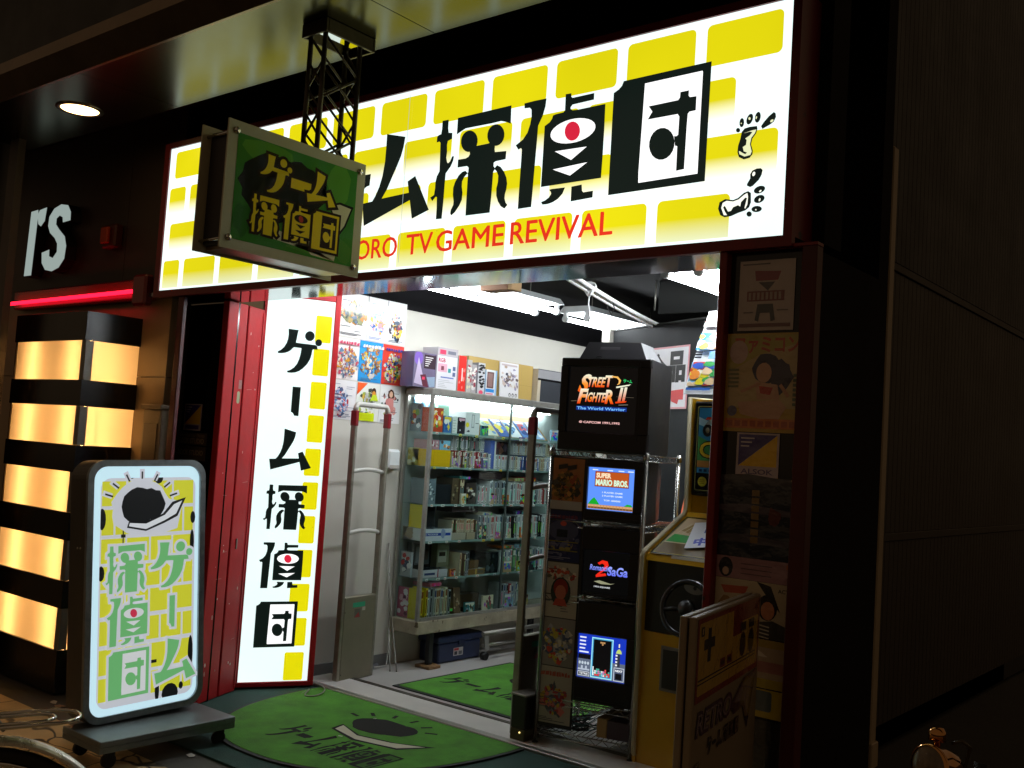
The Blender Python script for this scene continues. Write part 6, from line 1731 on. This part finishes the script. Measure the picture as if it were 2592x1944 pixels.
A = PA(.27, .09, '#b09a1c'); A.poly(rrect(.1, .02, .22, .085, .01), '#4c5a64')
pposter(-1.62, .688, -1.35, .779, A, 'yellow leaflet with blue grey picture low on the post')
A = PA(.27, .34, '#16181a'); A.rect(.06, .18, .16, .32, '#3c2424'); A.rect(.09, .05, .2, .17, '#3a444c'); A.poly([(.10, .15), (.19, .15), (.15, .06)], '#5a646c')
pposter(-1.62, .34, -1.35, .685, A, 'very dark poster at the bottom of the post')

# ------------------------------------------------------------------ folding signboard
ab = thing('sandwich_board', 'pale double signboard painted like a red and gold game controller', 'signboard', (-1.37, -1.5, 0))
N0 = Vector((-1.305, -1.82, 0)); F0 = Vector((-1.436, -1.158, 0)); AU = (F0-N0).normalized(); AN = Vector((AU.y, -AU.x, 0)); AL = (F0-N0).length
M_ab = pm('cream_board', '#857763', 0.45, var=0.1)
for d0 in (.013, -.013):
    mb = MB(); mb.obox((N0+F0)/2 + AN*d0 + Vector((0, 0, .55)), AU*AL/2, AN*.010, (0, 0, .545), .003); mb.build('board', M_ab, ab)
mb = MB(); mb.obox(N0 + AU*.1 + Vector((0, 0, 1.075)), AU*.03, AN*.0025, (0, 0, .012)); mb.obox(F0 - AU*.1 + Vector((0, 0, 1.075)), AU*.03, AN*.0025, (0, 0, .012)); mb.build('hinge', M_alud, ab)
A = Art()
A.rect(.015, .868, .66, 1.088, '#8c3424'); A.poly(rrect(.03, .885, .645, 1.075, .01), '#c8a440'); A.rect(.36, 1.035, .64, 1.075, '#7c1c1c'); A.rect(.36, 1.0, .46, 1.04, '#7c1c1c')
A.rect(.11, .985-.02, .14, 1.07-.015, '#201c18'); A.rect(.075, 1.0, .175, 1.028, '#201c18')
A.line(.03, .925, .62, .925, .004, '#2a2018'); A.line(.03, .915, .62, .915, .003, '#2a2018')
for x in (.235, .305): A.rect(x, .93, x+.05, .955, '#8c3424'); A.rect(x+.006, .936, x+.044, .948, '#201c18')
for x in (.47, .565):
    A.poly(ellp(x, .965, .033, .036, 20), '#3c1810'); A.poly(ellp(x, .965, .027, .030, 20), '#1c1414'); A.rect(x-.03, 1.005, x+.03, 1.03, '#241c18')
A.rect(.045, 1.04, .07, 1.065, '#3a2c20'); A.text('I', .052, 1.045, .062, 1.06, '#c8b07c', .02)
A.text('RETRO', .03, .775, .37, .845, '#4a2c44', .05, None, .25); A.text('RETRO', .04, .785, .36, .835, '#8c7c88', .0, None, .25)
A.poly([(.36, .80), (.50, .86), (.645, .865), (.56, .70), (.50, .775), (.40, .77)], '#4a3448'); A.poly([(.40, .805), (.5, .845), (.6, .85), (.555, .74), (.51, .79)], '#8a7a84')
x = .14
for g, w in (('ge', .05), ('bar_h', .035), ('mu', .05), ('tan', .052), ('tei', .05), ('dan', .048)):
    A.glyph(g, x, .71 if g != 'bar_h' else .728, x+w, .758 if g != 'bar_h' else .738, '#1c1612', '#8a7a64', '#5a2018'); x += w+.006
A.poly(rrect(.03, .655, .085, .71, .006), '#8a7c64'); A.poly(ellp(.057, .682, .018, .02, 14), '#1c1612')
A.build('painting', M_film, N0 + AN*.0242, AU, (0, 0, 1), ab)

# ------------------------------------------------------------------ right hand neighbour with corrugated siding
sd2 = thing('siding_building', 'building clad in dark vertical siding with pale corner post at the right', 'building', (-1.9, 5, 0))
M_sd = pm('siding', '#332b22', 0.6, var=0.3, scale=1.5)
M_sdk = pm('siding_dark', '#161311', 0.6, var=0.2, scale=2)
MB().box(-2.2, -1.93, 1.14, 16, 0, 9).build('wall', M_sdk, sd2)
for (z0, z1, m) in ((.12, 1.125, M_sd), (1.175, 2.64, M_sd), (2.70, 8.5, M_sdk)):
    mb = MB(); y = 1.22
    while y < 12:
        mb.box(-1.93, -1.926, y, y+.07, z0, z1); y += .075
    mb.build('siding', m, sd2)
for z in (1.128, 2.645):
    MB().box(-1.93, -1.915, 1.2, 14, z, z+.045, .004).build('trim_band', M_sd, sd2)
MB().box(-1.905, -1.815, 1.09, 1.165, .0, 3.24, .006).build('corner_post', pm('cream_post', '#b09e82', 0.5, var=0.15), sd2)
MB().box(-1.925, -1.80, 1.07, 1.166, .0, .13, .006).build('corner_post', pm('cream_post', '#9a8a72'), sd2)
mb = MB()
mb.box(-1.915, -1.885, 1.06, 1.09, 1.18, 1.24, .004); mb.box(-1.915, -1.885, 1.06, 1.09, 1.08, 1.14, .004); mb.build('hinge', pm('cream_post', '#9a8a72'), sd2)
MB().box(-1.875, -1.845, 1.075, 1.089, .80, .88, .008).build('lock', M_black, sd2)

# ------------------------------------------------------------------ illuminated stand sign on wheels
ss = thing('stand_sign', 'upright backlit sign with rounded corners and green lettering on a wheeled base', 'stand sign', (-4.36, -1.43, 0))
SO = Vector((-4.36, -1.765, .128)); SV = Vector((-.08, -.04, 1.175)).normalized(); SU = Vector((0, 1, 0)); SU = (SU - SV*SU.dot(SV)).normalized(); SN = SU.cross(SV)
if SN.x < 0: SN = -SN
SW, SH = .625, 1.205
def ring(o, i):
    n = len(o); return o, i
mb = MB()
mb.prism(rrect(0, 0, SW, SH, .085, 8), SO - SN*.15, SU, SV, .135)
mb.build('housing', pm('sign_housing', '#4a4742', 0.4, var=0.25, scale=6), ss)
mb = MB()
o_ = rrect(0, 0, SW, SH, .085, 8); i_ = rrect(.030, .030, SW-.030, SH-.030, .065, 8)
def loft_ring(mb, o, i, h0, h1):
    n = len(o)
    for k in range(n):
        j = (k+1) % n
        a, b = SO+SU*o[k][0]+SV*o[k][1], SO+SU*o[j][0]+SV*o[j][1]
        c, d = SO+SU*i[k][0]+SV*i[k][1], SO+SU*i[j][0]+SV*i[j][1]
        mb.face([a+SN*h1, b+SN*h1, d+SN*h1, c+SN*h1]); mb.face([a+SN*h0, b+SN*h0, b+SN*h1, a+SN*h1]); mb.face([c+SN*h1, d+SN*h1, d+SN*h0, c+SN*h0])
loft_ring(mb, o_, i_, -.0148, .004)
mb.build('rim', pm('sign_rim', '#8f9698', 0.3, metal=0.6, var=0.25, scale=20), ss)
mb = MB(); mb.prism(i_, SO - SN*.0146, SU, SV, .006); mb.build('lit_border', emit('lit_border', '#c4e6f2', 0.95), ss)
A = Art(); FW = '#d9dde6'
x0, x1, y0, y1 = .068, SW-.052, .062, SH-.085
A.poly(rrect(x0, y0, x1, y1, .05, 6), FW)
YB = '#dfe03a'
def br(u0, v0, u1, v1): A.rect(u0+.045, v0+.005, u1+.045, v1+.005, YB)
for r_, (v0, v1) in enumerate(((.985, 1.10), (.85, .968), (.72, .832), (.60, .705), (.475, .585), (.345, .455), (.21, .325), (.09, .195))):
    if r_ % 2 == 0:
        br(.03, v0, .15, v1); br(.16, v0, .275, v1); br(.285, v0, .395, v1); br(.405, v0, .515, v1)
    else:
        br(.03, v0, .09, v1); br(.10, v0, .215, v1); br(.225, v0, .335, v1); br(.345, v0, .455, v1); br(.465, v0, .515, v1)
K = '#16181a'
for (cx, cy, rx, ry) in ((.22, 1.135, .02, .02), (.365, 1.12, .024, .03), (.075, .93, .02, .05), (.075, .68, .018, .035), (.558, .92, .014, .03), (.555, .8, .012, .06), (.445, .075, .045, .05), (.505, .105, .012, .018), (.555, .26, .014, .08), (.375, .10, .012, .05), (.455, .475, .016, .016)):
    A.poly([(min(max(x, x0), x1), min(max(y, y0), y1)) for x, y in ellp(cx, cy, rx, ry, 14)], K)
A.rect(.325, .12, .333, .30, K); A.rect(.325, .235, .37, .25, K); A.rect(.18, .80, .186, .88, K); A.rect(.172, .84, .195, .855, K)
rr2 = random.Random(12)
A.poly(blob(rr2, .275, .975, .155, .135, 24, .06), FW); A.poly([(.2, .86), (.35, .84), (.47, .87), (.5, 1.0), (.40, 1.02), (.22, .92)], FW)
for an in (20, 42, 66, 90, 114, 138, 158):
    t = RAD(an); A.line(.275+.165*math.cos(t), .985+.135*math.sin(t), .275+.215*math.cos(t), .985+.178*math.sin(t), .026, FW)
for an in (20, 42, 66, 90, 114, 138, 158):
    t = RAD(an); A.line(.275+.16*math.cos(t), .985+.130*math.sin(t), .275+.203*math.cos(t), .985+.165*math.sin(t), .008, K)
A.poly(blob(rr2, .262, .985, .095, .088, 22, .06), K); A.poly(blob(rr2, .325, .992, .075, .075, 20, .07), K)
A.poly([(.20, .885), (.30, .865), (.40, .90), (.47, .93), (.515, 1.02), (.44, 1.0), (.39, .945), (.30, .91), (.21, .915)], K); A.poly([(.21, .892), (.30, .874), (.40, .912), (.462, .942), (.495, 1.005), (.45, .988), (.40, .938), (.30, .90), (.215, .907)], '#e6ebf0')
GR = '#76c47c'
for g, u0, v0, u1, v1 in (('ge', .283, .583, .512, .80), ('bar', .388, .388, .418, .540), ('mu', .312, .125, .54, .335), ('tan', .052, .578, .255, .80), ('tei', .062, .335, .27, .556), ('dan', .076, .092, .282, .312)):
    A.glyph(g, u0+.045, v0+.005, u1+.045, v1+.005, GR, '#e4e8ea', '#d83c58', FW, .012)
A.build('face', M_litsoft, SO - SN*.0070, SU, SV, ss)
M_base = pm('steel_base', '#7b8284', 0.42, metal=0.5, var=0.25, scale=8)
MB().box(-4.465, -4.135, -1.80, -1.10, .093, .122, .003).build('base_plate', M_base, ss)
MB().box(-4.463, -4.137, -1.798, -1.102, .068, .0925).build('base_skirt', M_base, ss)
for x in (-4.42, -4.18):
    for y in (-1.73, -1.16):
        mb = MB(); mb.tube((x-.012, y, .022), (x+.012, y, .022), .032, n=16); mb.box(x-.018, x+.018, y-.015, y+.02, .045, .0675)
        mb.build('castor', M_rubber, ss)
mb = MB()
for z in (.78, .79):
    pass
for dy in (0, .016):
    mb.lathe([(0, .004), (.005, .003), (.006, 0)], SO + SU*(-.001) + SV*(.80) - SN*(.075-dy*1.6), -SU, 10)
mb.build('screw', M_alu, ss)
px = thing('power_block', 'white power connector lying on the carpet beside the stand sign base', 'power connector', (-4.28, -1.02, 0))
mb = MB(); mb.obox((-4.32, -1.02, .022), Vector((-.055, .085, 0))*.6, Vector((.085, .055, 0)).normalized()*.014, (0, 0, .013), .004); mb.build('body', pm('white_plastic', '#e6ebea'), px)
mb = MB()
P = [(-4.352, -.97, .015), (-4.40, -.90, .004), (-4.46, -.78, .004), (-4.50, -.66, .005), (-4.56, -.50, .005), (-4.60, -.36, .005), (-4.66, -.24, .008), (-4.70, -.17, .008), (-4.66, -.20, .02), (-4.585, -.29, .018), (-4.54, -.27, .018), (-4.55, -.20, .02), (-4.60, -.13, .02), (-4.68, -.08, .02), (-4.74, -.075, .02), (-4.79, -.05, .01)]
q = []
for i in range(len(P)-1):
    p0, p1, p2, p3 = (Vector(P[max(i-1, 0)]), Vector(P[i]), Vector(P[i+1]), Vector(P[min(i+2, len(P)-1)]))
    for t in range(6):
        s_ = t/6
        q.append(.5*((2*p1)+(p2-p0)*s_+(2*p0-5*p1+4*p2-p3)*s_*s_+(3*p1-p0-3*p2+p3)*s_**3))
mb.path(q, .0042, 6); mb.build('cable', pm('beige_cable', '#8c8c80', 0.5), px)

# ------------------------------------------------------------------ bicycles, only partly in view
bk = thing('bicycle', 'parked bicycle showing its chrome rear carrier, wheel and silver mudguard', 'bicycle', (-2.57, -3.04, 0))
BD = Vector((.29, .957, 0)).normalized(); BS = Vector((BD.y, -BD.x, 0)); WC = Vector((-2.57, -3.043, .35))
def bp(s, l, z): return WC + BD*s + BS*l + Vector((0, 0, z-.35))
mb = MB(); mb.path([bp(.325*math.cos(t), 0, .35+.325*math.sin(t)) for t in [2*math.pi*k/48 for k in range(48)]], .017, 10, closed=True); whl = mb.build('wheel', M_rubber, bk)
mb = MB(); mb.path([bp(.302*math.cos(t), 0, .35+.302*math.sin(t)) for t in [2*math.pi*k/48 for k in range(48)]], .009, 8, closed=True); mb.build('rim', M_chrome, whl)
mb = MB()
for k in range(28):
    t = 2*math.pi*k/28; mb.tube(bp(.02*math.cos(t+.8*(-1)**k), .025*(-1)**k, .35+.02*math.sin(t+.8*(-1)**k)), bp(.3*math.cos(t), 0, .35+.3*math.sin(t)), .0012, n=4)
mb.tube(bp(0, -.05, .35), bp(0, .05, .35), .014, n=10); mb.build('spokes', M_chrome, whl)
mb = MB(); n = 40; prev = None
for k in range(n+1):
    t = RAD(8 + 150*k/n); row = []
    for j in range(9):
        a = RAD(-90 + 180*j/8); rr_ = .352 + .018*math.cos(a); row.append(bp(rr_*math.cos(t), .027*math.sin(a), .35+rr_*math.sin(t)))
    if prev:
        for j in range(8): mb.face([prev[j], prev[j+1], row[j+1], row[j]], True)
    prev = row
mb.build('mudguard', pm('mudguard_silver', '#b9b2a2', 0.28, metal=0.75, var=0.15), bk)
ZR = .75
def rackloop(h, s0, s1, nm):
    P = [bp(s0, h, ZR), bp(s1-h, h, ZR)] + [bp(s1-h+h*math.sin(a), h*math.cos(a), ZR) for a in [math.pi*k/10 for k in range(1, 10)]] + [bp(s1-h, -h, ZR), bp(s0, -h, ZR)]
    mb = MB(); mb.path(P, .0052, 8); mb.build(nm, M_chrome, bk)
rackloop(.066, -.35, .235, 'carrier'); rackloop(.037, -.35, .175, 'carrier')
mb = MB()
for l in (-.05, .05): mb.tube(bp(.02, l*1.1, ZR), bp(0, l, .36), .005, n=6)
mb.path([bp(.05, -.06, ZR-.006), bp(.05, .06, ZR-.006)], .005, 6)
mb.path([bp(-.04, -.045, ZR-.01), bp(-.03, 0, .735), bp(-.04, .045, ZR-.01)], .006, 6); mb.build('carrier_stay', M_steel, bk)
mb = MB(); mb.obox(bp(.355, 0, .42), BD*.006, BS*.022, (0, 0, .035), .004); mb.build('reflector', pm('reflector_red', '#a01a24', 0.2), bk)
mb = MB(); mb.prism([(-.03, 0), (.03, 0), (.02, .10), (-.02, .10)], bp(.345, 0, .33), BS, (0, 0, 1), .004); mb.build('mud_flap', M_rubber, bk)
mb = MB()
for l in (-.045, .045):
    mb.tube(bp(0, l, .35), bp(-.42, l*.6, .30), .009, n=8); mb.tube(bp(0, l, .35), bp(-.26, l*.5, .78), .008, n=8)
mb.tube(bp(-.43, 0, .29), bp(-.25, 0, .86), .016, n=10); mb.build('frame', pm('bike_frame', '#3a3330', 0.3, coat=.5), bk)
mb = MB(); mb.lathe([(0, .06), (.05, .055), (.10, .03), (.11, .0), (.06, -.03), (0, -.03)], bp(-.22, 0, .90), n=18); mb.build('saddle', M_rubber, bk)

b2 = thing('bicycle', 'dark bicycle at the lower right, only its round chrome headlamp catching light', 'bicycle', (-.62, -1.95, 0))
LC = Vector((-.655, -1.915, .887)); LD = Vector((-.10, -1.0, .16)).normalized(); LD = (Vector((0, -4.212, 1.5)) - LC).normalized()*0.75 + Vector((-.55, -.1, -.1)); LD.normalize()
mb = MB(); mb.lathe([(.0, -.085), (.018, -.078), (.034, -.055), (.043, -.02), (.045, .0), (.047, .004), (.047, .012), (.043, .014)], LC, LD, 28); lamp = mb.build('headlamp', pm('lamp_chrome', '#c08a54', .08, metal=1.0), b2)
mb = MB(); mb.lathe([(.0, .020), (.02, .018), (.036, .014), (.043, .011)], LC, LD, 24); mb.build('lens', pm('lamp_lens', '#6a5a48', .2, var=.4, scale=30), lamp)
mb = MB(); mb.lathe([(0, .016), (.012, .015), (.018, .006), (.018, -.012), (0, -.014)], LC + Vector((.0, .03, .062)), (0, 0, 1), 18); mb.tube(LC + Vector((0, .03, .04)), LC + Vector((.0, .03, .06)), .008); mb.build('bell', pm('lamp_chrome', '#d8c8b0'), b2)
mb = MB(); mb.path([LC + Vector((.02, .05, -.02)), LC + Vector((.05, .06, .0)), LC + Vector((.062, .05, .045)), LC + Vector((.05, .03, .06)), LC + Vector((.03, .03, .05))], .004, 8); mb.tube(LC + Vector((.02, .05, -.04)), LC + Vector((.04, .12, -.55)), .012, n=8)
mb.build('bracket', M_steel, b2)
mb = MB(); FC = Vector((-.60, -1.77, .33)); mb.path([FC + Vector((.02*math.cos(t), .31*math.cos(t), .31*math.sin(t))) for t in [2*math.pi*k/40 for k in range(40)]], .017, 8, closed=True); mb.build('wheel', M_rubber, b2)
mb = MB()
for l in (-.05, .05): mb.tube(FC + Vector((l, 0, 0)), LC + Vector((.04+l*.6, .12, -.36)), .01, n=8)
mb.tube(LC + Vector((.04, .12, -.36)), LC + Vector((.05, .20, -.02)), .016, n=10); mb.build('fork', M_black, b2)

# litter on the ground
for k, (x, y, s, c, lb) in enumerate(((-4.10, -1.36, .022, '#c9c4ba', 'scrap of white paper on the gutter strip near the carpet edge'), (-5.22, -1.42, .035, '#a08468', 'crumpled brown wrapper on the ground before the lamp tower'), (-5.32, -1.40, .018, '#c8bca4', 'tiny pale scrap beside the brown wrapper'))):
    r_ = random.Random(k); mb = MB()
    pts_ = [(x + s*math.cos(t)*r_.uniform(.6, 1.2), y + s*math.sin(t)*r_.uniform(.6, 1.2), -.011 + r_.uniform(.0, .012)) for t in [2*math.pi*j/7 for j in range(7)]]
    for j in range(7): mb.face([pts_[j], pts_[(j+1) % 7], (x, y, .004)])
    tag(mb.build('litter', pm('litter%d' % k, c, .8), loc=(x, y, -.011)), lb, 'litter')
for k, (x, y, lb) in enumerate(((-3.86, -.66, 'longer white crumb on the green door mat by the lettering'), (-3.99, -.30, 'tiny white crumb on the green door mat near the sill'))):
    mb = MB(); mb.obox((x, y, .0135), (.011-.005*k, .003, 0), (-.001, .004, 0), (0, 0, .0016), .001)
    tag(mb.build('litter', pm('crumb', '#cfd0c4', .8), loc=(x, y, .012)), lb, 'litter')
